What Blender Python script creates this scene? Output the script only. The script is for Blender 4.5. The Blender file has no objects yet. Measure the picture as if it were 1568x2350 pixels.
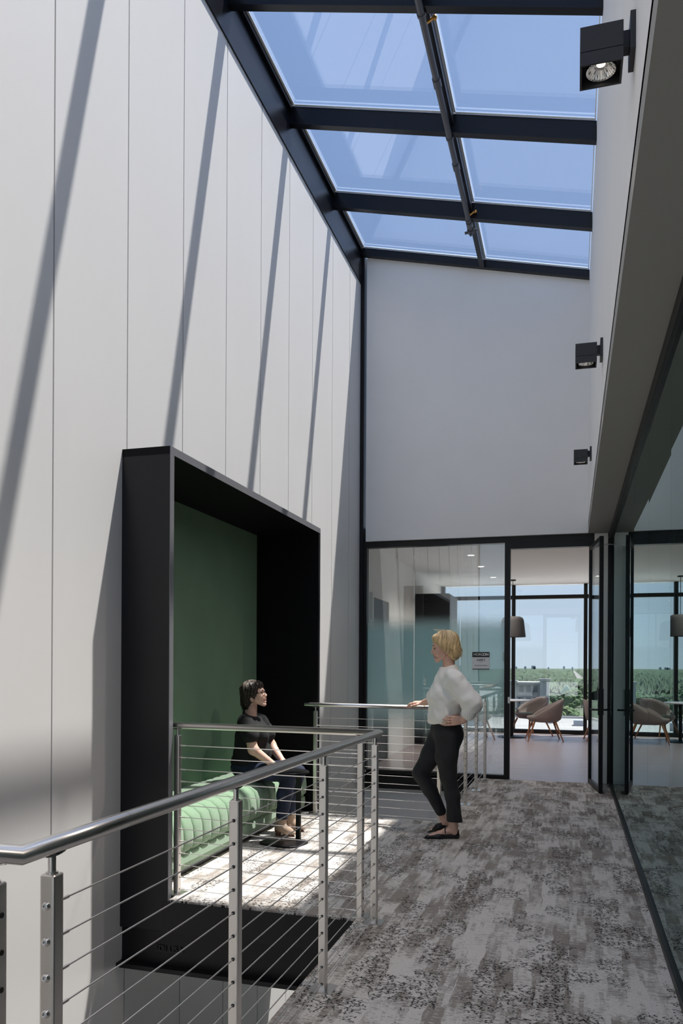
import bpy, math, random
import numpy as np
from mathutils import Vector, Matrix
R = math.radians
scene = bpy.context.scene
COL = scene.collection
random.seed(7)

# ------------------------------------------------------------------ camera
YAW = 16.036
cam_d = bpy.data.cameras.new('camera')
cam_d.sensor_fit = 'AUTO'
cam_d.sensor_width = 36.0
cam_d.lens = 36.0 * 1830.0 / 2350.0
cam_d.shift_x = 0.0
cam_d.shift_y = (1528.0 - 1175.0) / 2350.0
cam_d.clip_start = 0.05
cam_d.clip_end = 20000
cam = bpy.data.objects.new('camera', cam_d)
COL.objects.link(cam)
cam.matrix_world = (Matrix.Translation((0, 0, 1.45)) @ Matrix.Rotation(R(YAW), 4, 'Z')
                    @ Matrix.Rotation(R(90), 4, 'X') @ Matrix.Rotation(R(0.30), 4, 'Z'))
scene.camera = cam

# ------------------------------------------------------------------ sky, sun, exposure
SUN_DIR = Vector((-0.337, -0.314, -1.215)).normalized()      # the way the light travels
world = bpy.data.worlds.new('world')
scene.world = world
world.use_nodes = True
wn = world.node_tree.nodes
wl = world.node_tree.links
bg = wn['Background']
# clear daylight: pale horizon, deeper blue overhead, a soft bright aureole around the sun
stc = wn.new('ShaderNodeTexCoord')
sxyz = wn.new('ShaderNodeSeparateXYZ'); wl.new(stc.outputs['Generated'], sxyz.inputs[0])
ramp = wn.new('ShaderNodeValToRGB'); wl.new(sxyz.outputs['Z'], ramp.inputs['Fac'])
SKY_STOPS = [(0.0, (0.70, 0.80, 0.92)), (0.14, (0.54, 0.69, 0.92)), (0.32, (0.36, 0.52, 0.84)), (0.62, (0.27, 0.43, 0.78)), (1.0, (0.24, 0.39, 0.74))]
el = ramp.color_ramp.elements
el[0].position, el[0].color = SKY_STOPS[0][0], (*SKY_STOPS[0][1], 1)
el[1].position, el[1].color = SKY_STOPS[-1][0], (*SKY_STOPS[-1][1], 1)
for p_, c_ in SKY_STOPS[1:-1]:
    e_ = el.new(p_); e_.color = (*c_, 1)
sdot = wn.new('ShaderNodeVectorMath'); sdot.operation = 'DOT_PRODUCT'
wl.new(stc.outputs['Generated'], sdot.inputs[0]); sdot.inputs[1].default_value = tuple(-SUN_DIR)
def wmath(op, a_, v_):
    n_ = wn.new('ShaderNodeMath'); n_.operation = op; wl.new(a_, n_.inputs[0]); n_.inputs[1].default_value = v_
    return n_.outputs[0]
pos = wmath('MAXIMUM', sdot.outputs['Value'], 0.0)
a1 = wmath('MULTIPLY', wmath('POWER', pos, 5.0), 0.35)
a2 = wmath('MULTIPLY', wmath('POWER', pos, 40.0), 1.6)
asum = wn.new('ShaderNodeMath'); asum.operation = 'ADD'; wl.new(a1, asum.inputs[0]); wl.new(a2, asum.inputs[1])
acol = wn.new('ShaderNodeVectorMath'); acol.operation = 'SCALE'; acol.inputs[0].default_value = (1.0, 0.97, 0.92); wl.new(asum.outputs[0], acol.inputs['Scale'])
tot = wn.new('ShaderNodeVectorMath'); tot.operation = 'ADD'; wl.new(ramp.outputs['Color'], tot.inputs[0]); wl.new(acol.outputs['Vector'], tot.inputs[1])
wl.new(tot.outputs['Vector'], bg.inputs['Color'])
bg.inputs['Strength'].default_value = 0.95
sun_d = bpy.data.lights.new('sun', 'SUN')
sun_d.energy = 9.6
sun_d.angle = R(0.9)
sun_d.color = (1.0, 0.945, 0.875)
sun = bpy.data.objects.new('sun', sun_d)
COL.objects.link(sun)
sun.location = (6, 15, 25)
sun.rotation_euler = SUN_DIR.to_track_quat('-Z', 'Y').to_euler()
scene.view_settings.view_transform = 'Standard'
scene.view_settings.look = 'None'
scene.view_settings.gamma = 1.0
scene.view_settings.use_curve_mapping = False
scene.view_settings.exposure = 0.12
scene.cycles.max_bounces = 14
scene.cycles.diffuse_bounces = 7
scene.cycles.glossy_bounces = 6
scene.cycles.transparent_max_bounces = 24
scene.cycles.use_denoising = True
scene.cycles.sample_clamp_indirect = 8

# ------------------------------------------------------------------ materials
def nodes_of(name):
    m = bpy.data.materials.new(name)
    m.use_nodes = True
    nt = m.node_tree
    return m, nt, nt.nodes['Principled BSDF'], nt.nodes['Material Output']

def mat(name, col, rough=0.6, metal=0.0, spec=0.5, var=0.0, scale=20.0, bump=0.0, bscale=200.0, stretch=(1, 1, 1), sheen=0.0):
    m, nt, b, out = nodes_of(name)
    b.inputs['Base Color'].default_value = (*col, 1)
    b.inputs['Roughness'].default_value = rough
    b.inputs['Metallic'].default_value = metal
    b.inputs['Specular IOR Level'].default_value = spec
    if sheen: b.inputs['Sheen Weight'].default_value = sheen
    tc = nt.nodes.new('ShaderNodeTexCoord')
    mp = nt.nodes.new('ShaderNodeMapping')
    mp.inputs['Scale'].default_value = stretch
    nt.links.new(tc.outputs['Object'], mp.inputs['Vector'])
    if var > 0:
        n = nt.nodes.new('ShaderNodeTexNoise'); n.inputs['Scale'].default_value = scale; n.inputs['Detail'].default_value = 5
        nt.links.new(mp.outputs['Vector'], n.inputs['Vector'])
        r = nt.nodes.new('ShaderNodeValToRGB')
        r.color_ramp.elements[0].position = 0.3; r.color_ramp.elements[1].position = 0.7
        r.color_ramp.elements[0].color = (*[c * (1 - var) for c in col], 1)
        r.color_ramp.elements[1].color = (*[min(1, c * (1 + var)) for c in col], 1)
        nt.links.new(n.outputs['Fac'], r.inputs['Fac'])
        nt.links.new(r.outputs['Color'], b.inputs['Base Color'])
    if bump > 0:
        n2 = nt.nodes.new('ShaderNodeTexNoise'); n2.inputs['Scale'].default_value = bscale; n2.inputs['Detail'].default_value = 3
        nt.links.new(mp.outputs['Vector'], n2.inputs['Vector'])
        bp = nt.nodes.new('ShaderNodeBump'); bp.inputs['Strength'].default_value = bump; bp.inputs['Distance'].default_value = 0.004
        nt.links.new(n2.outputs['Fac'], bp.inputs['Height'])
        nt.links.new(bp.outputs['Normal'], b.inputs['Normal'])
    return m

def math_node(nt, op, a, b=None, clamp=False):
    n = nt.nodes.new('ShaderNodeMath'); n.operation = op; n.use_clamp = clamp
    for i, v in enumerate((a, b)):
        if v is None: continue
        if isinstance(v, (int, float)): n.inputs[i].default_value = v
        else: nt.links.new(v, n.inputs[i])
    return n.outputs[0]

def glass(name, trans=(0.9, 0.93, 0.93), refl=(1, 1, 1), f0=0.04, gain=1.0, rough=0.0):
    m, nt, b, out = nodes_of(name)
    nt.nodes.remove(b)
    g = nt.nodes.new('ShaderNodeNewGeometry')
    dot = nt.nodes.new('ShaderNodeVectorMath'); dot.operation = 'DOT_PRODUCT'
    nt.links.new(g.outputs['Normal'], dot.inputs[0]); nt.links.new(g.outputs['Incoming'], dot.inputs[1])
    c = math_node(nt, 'ABSOLUTE', dot.outputs['Value'])
    p = math_node(nt, 'POWER', math_node(nt, 'SUBTRACT', 1.0, c, True), 5.0)
    f = math_node(nt, 'ADD', math_node(nt, 'MULTIPLY', p, 1 - f0), f0)
    f = math_node(nt, 'MULTIPLY', f, gain, True)
    t = nt.nodes.new('ShaderNodeBsdfTransparent'); t.inputs['Color'].default_value = (*trans, 1)
    gl = nt.nodes.new('ShaderNodeBsdfGlossy'); gl.inputs['Color'].default_value = (*refl, 1); gl.inputs['Roughness'].default_value = rough
    mx = nt.nodes.new('ShaderNodeMixShader')
    nt.links.new(f, mx.inputs['Fac']); nt.links.new(t.outputs[0], mx.inputs[1]); nt.links.new(gl.outputs[0], mx.inputs[2])
    nt.links.new(mx.outputs[0], out.inputs['Surface'])
    return m

def emission(name, col, strength):
    m, nt, b, out = nodes_of(name)
    b.inputs['Base Color'].default_value = (*col, 1)
    b.inputs['Emission Color'].default_value = (*col, 1)
    b.inputs['Emission Strength'].default_value = strength
    return m

def carpet_material():
    m, nt, b, out = nodes_of('carpet')
    L = nt.links.new
    geo = nt.nodes.new('ShaderNodeNewGeometry')
    sp = nt.nodes.new('ShaderNodeSeparateXYZ'); L(geo.outputs['Position'], sp.inputs[0])
    x, y = sp.outputs['X'], sp.outputs['Y']
    px = math_node(nt, 'FLOOR', math_node(nt, 'DIVIDE', x, 0.25))
    yo = math_node(nt, 'ADD', math_node(nt, 'DIVIDE', y, 1.0), math_node(nt, 'MULTIPLY', px, 0.37))
    py = math_node(nt, 'FLOOR', yo)
    cid = nt.nodes.new('ShaderNodeCombineXYZ'); L(px, cid.inputs[0]); L(py, cid.inputs[1])
    wnz = nt.nodes.new('ShaderNodeTexWhiteNoise'); wnz.noise_dimensions = '3D'; L(cid.outputs[0], wnz.inputs['Vector'])
    off = math_node(nt, 'MULTIPLY', wnz.outputs['Value'], 0.55)
    def field(sx, sy, scale, detail, rough=0.55, z=None):
        c = nt.nodes.new('ShaderNodeCombineXYZ')
        L(math_node(nt, 'MULTIPLY', x, sx), c.inputs[0]); L(math_node(nt, 'MULTIPLY', y, sy), c.inputs[1])
        if z is None: L(off, c.inputs[2])
        else: c.inputs[2].default_value = z
        n = nt.nodes.new('ShaderNodeTexNoise'); n.inputs['Scale'].default_value = scale
        n.inputs['Detail'].default_value = detail; n.inputs['Roughness'].default_value = rough
        L(c.outputs[0], n.inputs['Vector'])
        return n.outputs['Fac']
    def step(v, lo, hi):
        r = nt.nodes.new('ShaderNodeMapRange'); r.clamp = True
        r.inputs['From Min'].default_value = lo; r.inputs['From Max'].default_value = hi
        L(v, r.inputs['Value']); return r.outputs[0]
    def mix(f, a, bb):
        n = nt.nodes.new('ShaderNodeMix'); n.data_type = 'RGBA'
        L(f, n.inputs['Factor'])
        for s, v in ((n.inputs['A'], a), (n.inputs['B'], bb)):
            if isinstance(v, tuple): s.default_value = (*v, 1)
            else: L(v, s)
        return n.outputs['Result']
    light, grey, taupe, dark = (0.66, 0.625, 0.585), (0.48, 0.45, 0.415), (0.31, 0.275, 0.245), (0.010, 0.009, 0.009)
    # woven columns: the yarn changes colour along narrow strips, with ragged ends across the weave
    rag = field(26.0, 70.0, 1.0, 3, 0.65, 5.0)
    fine = field(90.0, 150.0, 1.0, 2, 0.6, 2.0)
    def columns(width, sy, z0, wob):
        xx = math_node(nt, 'ADD', x, math_node(nt, 'MULTIPLY', math_node(nt, 'SUBTRACT', field(5.0, 5.0, 1.0, 2, 0.5, z0), 0.5), wob))
        cidx = math_node(nt, 'FLOOR', math_node(nt, 'DIVIDE', xx, width))
        c = nt.nodes.new('ShaderNodeCombineXYZ')
        L(math_node(nt, 'MULTIPLY', cidx, 7.31), c.inputs[0]); L(math_node(nt, 'ADD', math_node(nt, 'MULTIPLY', y, sy), off), c.inputs[1]); c.inputs[2].default_value = z0
        n = nt.nodes.new('ShaderNodeTexNoise'); n.inputs['Scale'].default_value = 1.0; n.inputs['Detail'].default_value = 2
        L(c.outputs[0], n.inputs['Vector'])
        return n.outputs['Fac']
    wide, thin = columns(0.083, 2.4, 1.7, 0.05), columns(0.021, 3.4, 8.2, 0.02)
    def centred(v, k): return math_node(nt, 'MULTIPLY', math_node(nt, 'SUBTRACT', v, 0.5), k)
    comb = math_node(nt, 'ADD', math_node(nt, 'ADD', wide, centred(thin, 0.55)), math_node(nt, 'ADD', centred(rag, 0.75), centred(fine, 0.35)))
    col = mix(step(comb, 0.41, 0.44), taupe, grey)
    col = mix(step(comb, 0.515, 0.545), col, light)
    # clusters of dark squiggles
    patch = columns(0.14, 2.7, 4.4, 0.10)
    pm = math_node(nt, 'ADD', patch, math_node(nt, 'ADD', centred(rag, 0.35), centred(field(4.0, 3.0, 1.0, 2, 0.5, 6.0), 0.5)))
    vc = nt.nodes.new('ShaderNodeCombineXYZ')
    L(math_node(nt, 'ADD', math_node(nt, 'MULTIPLY', x, 40.0), centred(rag, 1.6)), vc.inputs[0]); L(math_node(nt, 'ADD', math_node(nt, 'MULTIPLY', y, 78.0), centred(fine, 1.2)), vc.inputs[1])
    vor = nt.nodes.new('ShaderNodeTexVoronoi'); vor.voronoi_dimensions = '2D'; vor.feature = 'DISTANCE_TO_EDGE'; vor.inputs['Scale'].default_value = 1.0
    L(vc.outputs[0], vor.inputs['Vector'])
    line = step(vor.outputs['Distance'], 0.18, 0.11)
    gate = step(field(34.0, 40.0, 1.0, 1, 0.5, 7.7), 0.44, 0.50)
    fl = math_node(nt, 'MULTIPLY', math_node(nt, 'MULTIPLY', line, gate), step(pm, 0.485, 0.54))
    col = mix(math_node(nt, 'MULTIPLY', fl, 0.95), col, dark)
    stray = math_node(nt, 'MULTIPLY', math_node(nt, 'MULTIPLY', line, step(fine, 0.60, 0.64)), 0.7)
    col = mix(stray, col, (0.10, 0.095, 0.09))
    L(col, b.inputs['Base Color'])
    b.inputs['Roughness'].default_value = 0.95
    b.inputs['Specular IOR Level'].default_value = 0.1
    pile = field(260.0, 260.0, 1.0, 2, 0.6, 1.0)
    bp = nt.nodes.new('ShaderNodeBump'); bp.inputs['Strength'].default_value = 0.25; bp.inputs['Distance'].default_value = 0.003
    L(pile, bp.inputs['Height']); L(bp.outputs['Normal'], b.inputs['Normal'])
    return m

def film_material():
    # a printed gradient privacy film: opaque in a band, clear above and below it
    m, nt, b, out = nodes_of('gradient_film')
    nt.nodes.remove(b)
    L = nt.links.new
    tc = nt.nodes.new('ShaderNodeTexCoord')
    sp = nt.nodes.new('ShaderNodeSeparateXYZ'); L(tc.outputs['Object'], sp.inputs[0])
    z = sp.outputs['Z']
    up = nt.nodes.new('ShaderNodeMapRange'); up.interpolation_type = 'SMOOTHSTEP'
    up.inputs['From Min'].default_value = 2.16; up.inputs['From Max'].default_value = 1.84; L(z, up.inputs['Value'])
    lo = nt.nodes.new('ShaderNodeMapRange'); lo.interpolation_type = 'SMOOTHSTEP'
    lo.inputs['From Min'].default_value = 0.45; lo.inputs['From Max'].default_value = 1.25; L(z, lo.inputs['Value'])
    f = math_node(nt, 'MULTIPLY', math_node(nt, 'MULTIPLY', up.outputs[0], lo.outputs[0]), 0.92)
    t = nt.nodes.new('ShaderNodeBsdfTransparent')
    d = nt.nodes.new('ShaderNodeBsdfDiffuse'); d.inputs['Color'].default_value = (0.64, 0.85, 0.86, 1)
    tl = nt.nodes.new('ShaderNodeBsdfTranslucent'); tl.inputs['Color'].default_value = (0.72, 0.93, 0.94, 1)
    a = nt.nodes.new('ShaderNodeMixShader'); a.inputs['Fac'].default_value = 0.5
    L(d.outputs[0], a.inputs[1]); L(tl.outputs[0], a.inputs[2])
    mx = nt.nodes.new('ShaderNodeMixShader')
    L(f, mx.inputs['Fac']); L(t.outputs[0], mx.inputs[1]); L(a.outputs[0], mx.inputs[2])
    L(mx.outputs[0], out.inputs['Surface'])
    return m

M = {}
M['panel'] = mat('white_wall_panel', (0.70, 0.686, 0.668), 0.55, var=0.02, scale=1.2, bump=0.03, bscale=60, stretch=(1, 1, 0.3))
M['gap'] = mat('dark_joint', (0.004, 0.004, 0.004), 0.9, spec=0.0)
M['white'] = mat('white_paint', (0.84, 0.825, 0.805), 0.75, var=0.015, scale=2)
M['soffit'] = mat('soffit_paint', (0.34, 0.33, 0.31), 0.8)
M['ceiling'] = mat('ceiling_paint', (0.78, 0.76, 0.74), 0.85)
M['black'] = mat('black_steel', (0.006, 0.006, 0.007), 0.40, spec=0.3, var=0.2, scale=6, bump=0.05, bscale=40)
M['blackbeam'] = mat('black_beam_paint', (0.007, 0.008, 0.012), 0.30, spec=0.3, var=0.1, scale=4)
M['frame'] = mat('dark_bronze_aluminium', (0.010, 0.0095, 0.010), 0.42, spec=0.3)
M['alcove'] = mat('charcoal_laminate', (0.010, 0.010, 0.012), 0.42, spec=0.35, var=0.08, scale=3)
M['alcove_in'] = mat('black_laminate', (0.004, 0.004, 0.0045), 0.6, spec=0.15)
M['edge'] = mat('charcoal_edge', (0.16, 0.16, 0.17), 0.45)
M['green_wall'] = mat('green_felt', (0.165, 0.27, 0.178), 0.9, var=0.05, scale=3, bump=0.1, bscale=500)
M['green'] = mat('green_wool', (0.215, 0.335, 0.21), 0.95, var=0.22, scale=260, bump=0.25, bscale=500, sheen=0.3)
M['steel'] = mat('brushed_steel', (0.74, 0.70, 0.66), 0.36, 1.0, var=0.05, scale=14, bump=0.03, bscale=120, stretch=(1, 1, 0.08))
M['tube'] = mat('satin_steel_tube', (0.72, 0.69, 0.66), 0.28, 1.0)
M['cable'] = mat('steel_cable', (0.80, 0.77, 0.74), 0.45, 1.0)
M['plate'] = mat('steel_base_plate', (0.72, 0.71, 0.69), 0.28, 1.0)
M['hole'] = mat('black_grommet', (0.006, 0.006, 0.006), 0.5)
M['carpet'] = carpet_material()
M['glass'] = glass('clear_glass', (0.93, 0.955, 0.955), (0.93, 0.98, 1.0), 0.085)
M['door_glass'] = glass('door_glass', (0.90, 0.93, 0.93), (0.85, 0.9, 0.92), 0.05)
M['skyglass'] = glass('skylight_glass', (0.95, 0.965, 0.985), (0.9, 0.95, 1.0), 0.13)
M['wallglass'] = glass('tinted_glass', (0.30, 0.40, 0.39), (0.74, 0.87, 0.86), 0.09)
M['gasket'] = mat('white_gasket', (0.75, 0.76, 0.76), 0.6)
M['film'] = film_material()
M['pipe'] = mat('grey_pipe', (0.10, 0.105, 0.12), 0.4, 0.3)
M['brass'] = mat('brass', (0.75, 0.38, 0.10), 0.35, 1.0)
M['lampblack'] = mat('lamp_black', (0.020, 0.020, 0.023), 0.45)
M['reflector'] = mat('reflector', (0.85, 0.82, 0.78), 0.15, 1.0)
M['lampglow'] = emission('lamp_glow', (1.0, 0.86, 0.70), 2.2)
M['downglow'] = emission('downlight_glow', (1.0, 0.93, 0.82), 3.0)
M['wood_floor'] = mat('cafe_floor', (0.36, 0.295, 0.29), 0.33, var=0.16, scale=4, stretch=(0.5, 5, 1))
M['lower_floor'] = mat('lower_floor', (0.40, 0.39, 0.38), 0.6, var=0.06, scale=3)
M['chair'] = mat('mauve_grey_fabric', (0.26, 0.21, 0.20), 0.9, var=0.08, scale=120)
M['pad'] = mat('sage_pad', (0.16, 0.20, 0.15), 0.95)
M['wood'] = mat('warm_wood', (0.33, 0.13, 0.055), 0.45, var=0.2, scale=14, stretch=(1, 1, 0.15))
M['table'] = mat('white_table_top', (0.78, 0.78, 0.80), 0.35)
M['shade'] = mat('pendant_felt', (0.065, 0.06, 0.062), 0.9)
M['skin_a'] = mat('skin_fair', (0.72, 0.44, 0.335), 0.5, var=0.06, scale=30)
M['skin_b'] = mat('skin_light', (0.74, 0.47, 0.36), 0.5, var=0.06, scale=30)
M['lips'] = mat('lips', (0.46, 0.18, 0.15), 0.4)
M['teeth'] = mat('teeth', (0.80, 0.77, 0.70), 0.3)
M['dark_eye'] = mat('dark_eye', (0.02, 0.014, 0.012), 0.2)
M['blond'] = mat('blond_hair', (0.60, 0.43, 0.22), 0.42, var=0.45, scale=38, stretch=(1, 1, 0.25))
M['blond_light'] = mat('blond_highlight', (0.74, 0.58, 0.36), 0.4)
M['blond_dark'] = mat('blond_lowlight', (0.34, 0.21, 0.095), 0.45)
M['silver'] = mat('silver_streak', (0.30, 0.25, 0.21), 0.35)
M['brown'] = mat('brown_hair', (0.030, 0.017, 0.012), 0.38, var=0.5, scale=40, stretch=(1, 1, 0.3))
M['brow'] = mat('brow', (0.10, 0.06, 0.03), 0.7)
M['shirt'] = mat('white_sweatshirt', (0.88, 0.865, 0.82), 0.9, bump=0.06, bscale=600, sheen=0.2)
M['jeans_black'] = mat('black_denim', (0.020, 0.020, 0.022), 0.85, var=0.25, scale=9, bump=0.08, bscale=700)
M['tee'] = mat('black_cotton', (0.009, 0.009, 0.010), 0.9, var=0.2, scale=20)
M['jeans_blue'] = mat('blue_denim', (0.014, 0.022, 0.050), 0.85, var=0.4, scale=16, bump=0.08, bscale=700)
M['flat'] = mat('black_leather', (0.012, 0.011, 0.012), 0.4)
M['boot'] = mat('tan_suede', (0.40, 0.29, 0.21), 0.85, var=0.08, scale=30)
M['heel'] = mat('brown_heel', (0.13, 0.055, 0.03), 0.5)
M['gold'] = mat('gold', (0.85, 0.60, 0.25), 0.25, 1.0)
M['plastic'] = mat('black_acetate', (0.01, 0.01, 0.012), 0.2)
M['sign_black'] = mat('sign_black', (0.012, 0.012, 0.012), 0.4)
M['sign_white'] = mat('sign_white', (0.75, 0.75, 0.76), 0.5)
M['sign_text'] = mat('sign_white_text', (0.85, 0.85, 0.83), 0.5)
M['emboss'] = mat('rolled_mark', (0.022, 0.022, 0.024), 0.5)
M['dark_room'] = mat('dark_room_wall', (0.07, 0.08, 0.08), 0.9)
M['leaf1'] = mat('leaf_green', (0.055, 0.105, 0.035), 0.8, var=0.5, scale=0.9)
M['leaf2'] = mat('leaf_dark', (0.040, 0.080, 0.035), 0.8, var=0.5, scale=0.9)
M['leaf3'] = mat('leaf_light', (0.10, 0.15, 0.05), 0.8, var=0.5, scale=0.9)
M['forest'] = mat('forest', (0.048, 0.075, 0.040), 0.9, var=0.5, scale=0.03)
M['trunk'] = mat('trunk', (0.12, 0.085, 0.06), 0.9)
M['ground'] = mat('ground', (0.075, 0.10, 0.06), 0.95, var=0.4, scale=0.02)
M['road'] = mat('road', (0.20, 0.195, 0.19), 0.9)
M['lot'] = mat('parking', (0.20, 0.195, 0.19), 0.9)
M['bounce_white'] = mat('bounce_roof_white', (0.66, 0.64, 0.61), 0.8, var=0.05, scale=0.2)  # white for the added roofs that bounce sunlight indoors
M['flat_roof'] = mat('flat_roof', (0.30, 0.295, 0.285), 0.85, var=0.1, scale=0.2)
M['bld'] = mat('building_wall', (0.30, 0.27, 0.26), 0.85)
M['bldtrim'] = mat('building_trim', (0.42, 0.40, 0.38), 0.8)
M['bldglass'] = mat('building_window', (0.05, 0.06, 0.07), 0.2)
M['roof_green'] = mat('green_roof', (0.26, 0.40, 0.32), 0.7)
M['carpaint'] = [mat('car_paint', c, 0.3) for c in ((0.7, 0.7, 0.7), (0.05, 0.05, 0.06), (0.35, 0.05, 0.04), (0.2, 0.25, 0.32))]
M['unit'] = mat('roof_unit', (0.30, 0.33, 0.36), 0.6)

# ------------------------------------------------------------------ helpers
class MB:
    """collects shapes and links them as one mesh object"""
    def __init__(s): s.v = []; s.f = []; s.sm = []
    def add(s, vs, fs, smooth=False, mtx=None):
        o = len(s.v)
        s.v += [tuple(mtx @ Vector(p)) if mtx is not None else tuple(p) for p in vs]
        s.f += [tuple(i + o for i in f) for f in fs]; s.sm += [smooth] * len(fs)
        return s
    def box(s, x0, x1, y0, y1, z0, z1, mtx=None):
        x0, x1 = min(x0, x1), max(x0, x1); y0, y1 = min(y0, y1), max(y0, y1); z0, z1 = min(z0, z1), max(z0, z1)
        vs = [(x, y, z) for x in (x0, x1) for y in (y0, y1) for z in (z0, z1)]
        return s.add(vs, [(0, 1, 3, 2), (4, 6, 7, 5), (0, 4, 5, 1), (2, 3, 7, 6), (0, 2, 6, 4), (1, 5, 7, 3)], False, mtx)
    def loft(s, rings, cap=True, smooth=True, closed=True, mtx=None):
        n = len(rings[0]); vs = [p for r in rings for p in r]; fs = []
        for i in range(len(rings) - 1):
            for j in range(n if closed else n - 1):
                k = (j + 1) % n
                fs.append((i * n + j, i * n + k, (i + 1) * n + k, (i + 1) * n + j))
        s.add(vs, fs, smooth, mtx)
        if cap:
            s.add(rings[0], [tuple(range(n - 1, -1, -1))], False, mtx); s.add(rings[-1], [tuple(range(n))], False, mtx)
        return s
    def prism(s, poly, z0, z1, mtx=None, smooth=False, inset=0.0):
        rings = [[(x, y, z0) for x, y in poly], [(x, y, z1 - inset) for x, y in poly]]
        if inset:
            cx = sum(p[0] for p in poly) / len(poly); cy = sum(p[1] for p in poly) / len(poly)
            def sh(p):
                d = math.hypot(p[0] - cx, p[1] - cy); k = (d - inset) / d
                return (cx + (p[0] - cx) * k, cy + (p[1] - cy) * k, z1)
            rings.append([sh(p) for p in poly])
        return s.loft(rings, True, smooth, True, mtx)
    def tube(s, path, r, n=8, cap=True):
        P = [Vector(p) for p in path]; rs = r if isinstance(r, (list, tuple)) else [r] * len(P)
        d0 = (P[1] - P[0]).normalized()
        a = Vector((0, 0, 1)) if abs(d0.z) < 0.9 else Vector((1, 0, 0))
        nn = (a - d0 * a.dot(d0)).normalized()
        rings = []
        for i, p in enumerate(P):
            di = (P[i] - P[i - 1]).normalized() if i else d0
            do = (P[i + 1] - P[i]).normalized() if i < len(P) - 1 else di
            nn = (nn - di * nn.dot(di)).normalized(); b = di.cross(nn)
            bis = (di + do).normalized(); ring = []
            for k in range(n):
                t = 2 * math.pi * k / n; q = p + (nn * math.cos(t) + b * math.sin(t)) * rs[i]
                den = di.dot(bis)
                if abs(den) > 0.2: q = q + di * (-(q - p).dot(bis) / den)
                ring.append(tuple(q))
            rings.append(ring)
        return s.loft(rings, cap, True)
    def cyl(s, c, r, z0, z1, n=16, r1=None):
        r1 = r if r1 is None else r1
        return s.loft([[(c[0] + q * math.cos(2 * math.pi * k / n), c[1] + q * math.sin(2 * math.pi * k / n), z) for k in range(n)] for q, z in ((r, z0), (r1, z1))], True, True)
    def lathe(s, prof, c=(0, 0), n=24, cap=False, mtx=None):
        return s.loft([[(c[0] + r * math.cos(2 * math.pi * k / n), c[1] + r * math.sin(2 * math.pi * k / n), z) for k in range(n)] for r, z in prof], cap, True, True, mtx)
    def ball(s, c, r, n=12, mtx=None):
        rx, ry, rz = r if isinstance(r, tuple) else (r, r, r)
        rings = []
        for i in range(1, n // 2 + 1):
            t = math.pi * i / (n // 2 + 1)
            rings.append([(c[0] + rx * math.sin(t) * math.cos(2 * math.pi * k / n), c[1] + ry * math.sin(t) * math.sin(2 * math.pi * k / n), c[2] - rz * math.cos(t)) for k in range(n)])
        return s.loft(rings, True, True, True, mtx)
    def build(s, name, m, parent=None):
        me = bpy.data.meshes.new(name)
        me.from_pydata(s.v, [], s.f)
        me.polygons.foreach_set('use_smooth', s.sm)
        me.update()
        return link(name, me, m, parent)

def link(name, me, m, parent=None):
    o = bpy.data.objects.new(name, me)
    if m is not None and not me.materials: me.materials.append(m)
    COL.objects.link(o)
    if parent is not None: o.parent = parent
    return o

def empty(name, loc=(0, 0, 0), rz=0.0):
    o = bpy.data.objects.new(name, None); COL.objects.link(o)
    o.location = loc; o.rotation_euler = (0, 0, rz); o.empty_display_size = 0.1
    return o

def tag(o, label, cat, group=None, kind=None):
    o['label'] = label; o['category'] = cat
    if group: o['group'] = group
    if kind: o['kind'] = kind
    return o

def struct(o):
    o['kind'] = 'structure'
    return o

def copy_tree(o, parent=None):
    c = o.copy(); COL.objects.link(c); c.parent = parent
    for ch in list(o.children): copy_tree(ch, c)
    return c

def rrect(cx, cy, sx, sy, r, n=3):
    pts = []
    for qx, qy, a0 in ((1, 1, 0), (-1, 1, 90), (-1, -1, 180), (1, -1, 270)):
        for k in range(n + 1):
            t = R(a0 + 90 * k / n)
            pts.append((cx + qx * (sx / 2 - r) + r * math.cos(t), cy + qy * (sy / 2 - r) + r * math.sin(t)))
    return pts

def text_obj(name, body, size, m, parent, loc, rot, ext=0.0006, bold=0.0, align='CENTER', spacing=1.0):
    cu = bpy.data.curves.new(name, 'FONT')
    cu.body = body; cu.size = size; cu.extrude = ext; cu.offset = bold
    cu.align_x = align; cu.align_y = 'CENTER'; cu.space_character = spacing
    cu.materials.append(m)
    tmp = bpy.data.objects.new('tmp_text', cu); COL.objects.link(tmp)
    bpy.context.view_layer.update()
    me = bpy.data.meshes.new_from_object(tmp.evaluated_get(bpy.context.evaluated_depsgraph_get()))
    bpy.data.objects.remove(tmp)
    o = link(name, me, m, parent)
    o.location = loc; o.rotation_euler = rot
    return o

# ------------------------------------------------------------------ structure: left panel wall
WX = -2.75
ZT = 6.6
AY0, AY1, AX, AZ = 4.49, 7.60, -2.413, 2.82        # the seating alcove's outer box
wall_left = struct(empty('wall_left'))
joints = [3.785 + 0.7605 * k for k in range(-10, 9)] + [10.42]
panel_cache = {}
for i in range(len(joints) - 1):
    y0, y1 = joints[i] + 0.006, joints[i + 1] - 0.006
    spans = [(-4.3, ZT)]
    if y0 > 4.5 and y1 < 7.65: spans = [(-4.3, -0.205), (AZ - 0.02, ZT)]
    for z0, z1 in spans:
        key = (round(y1 - y0, 3), z0, z1)
        if key not in panel_cache:
            mb = MB(); mb.box(WX - 0.02, WX, 0, y1 - y0, z0, z1)
            o = mb.build('panel', M['panel'], wall_left); panel_cache[key] = o.data
        else: o = link('panel', panel_cache[key], M['panel'], wall_left)
        o.location = (0, y0, 0)
mb = MB()
mb.box(WX - 0.08, WX - 0.05, -3.9, AY0 + 0.03, -4.3, ZT).box(WX - 0.08, WX - 0.05, AY1 - 0.03, 10.42, -4.3, ZT)
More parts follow.
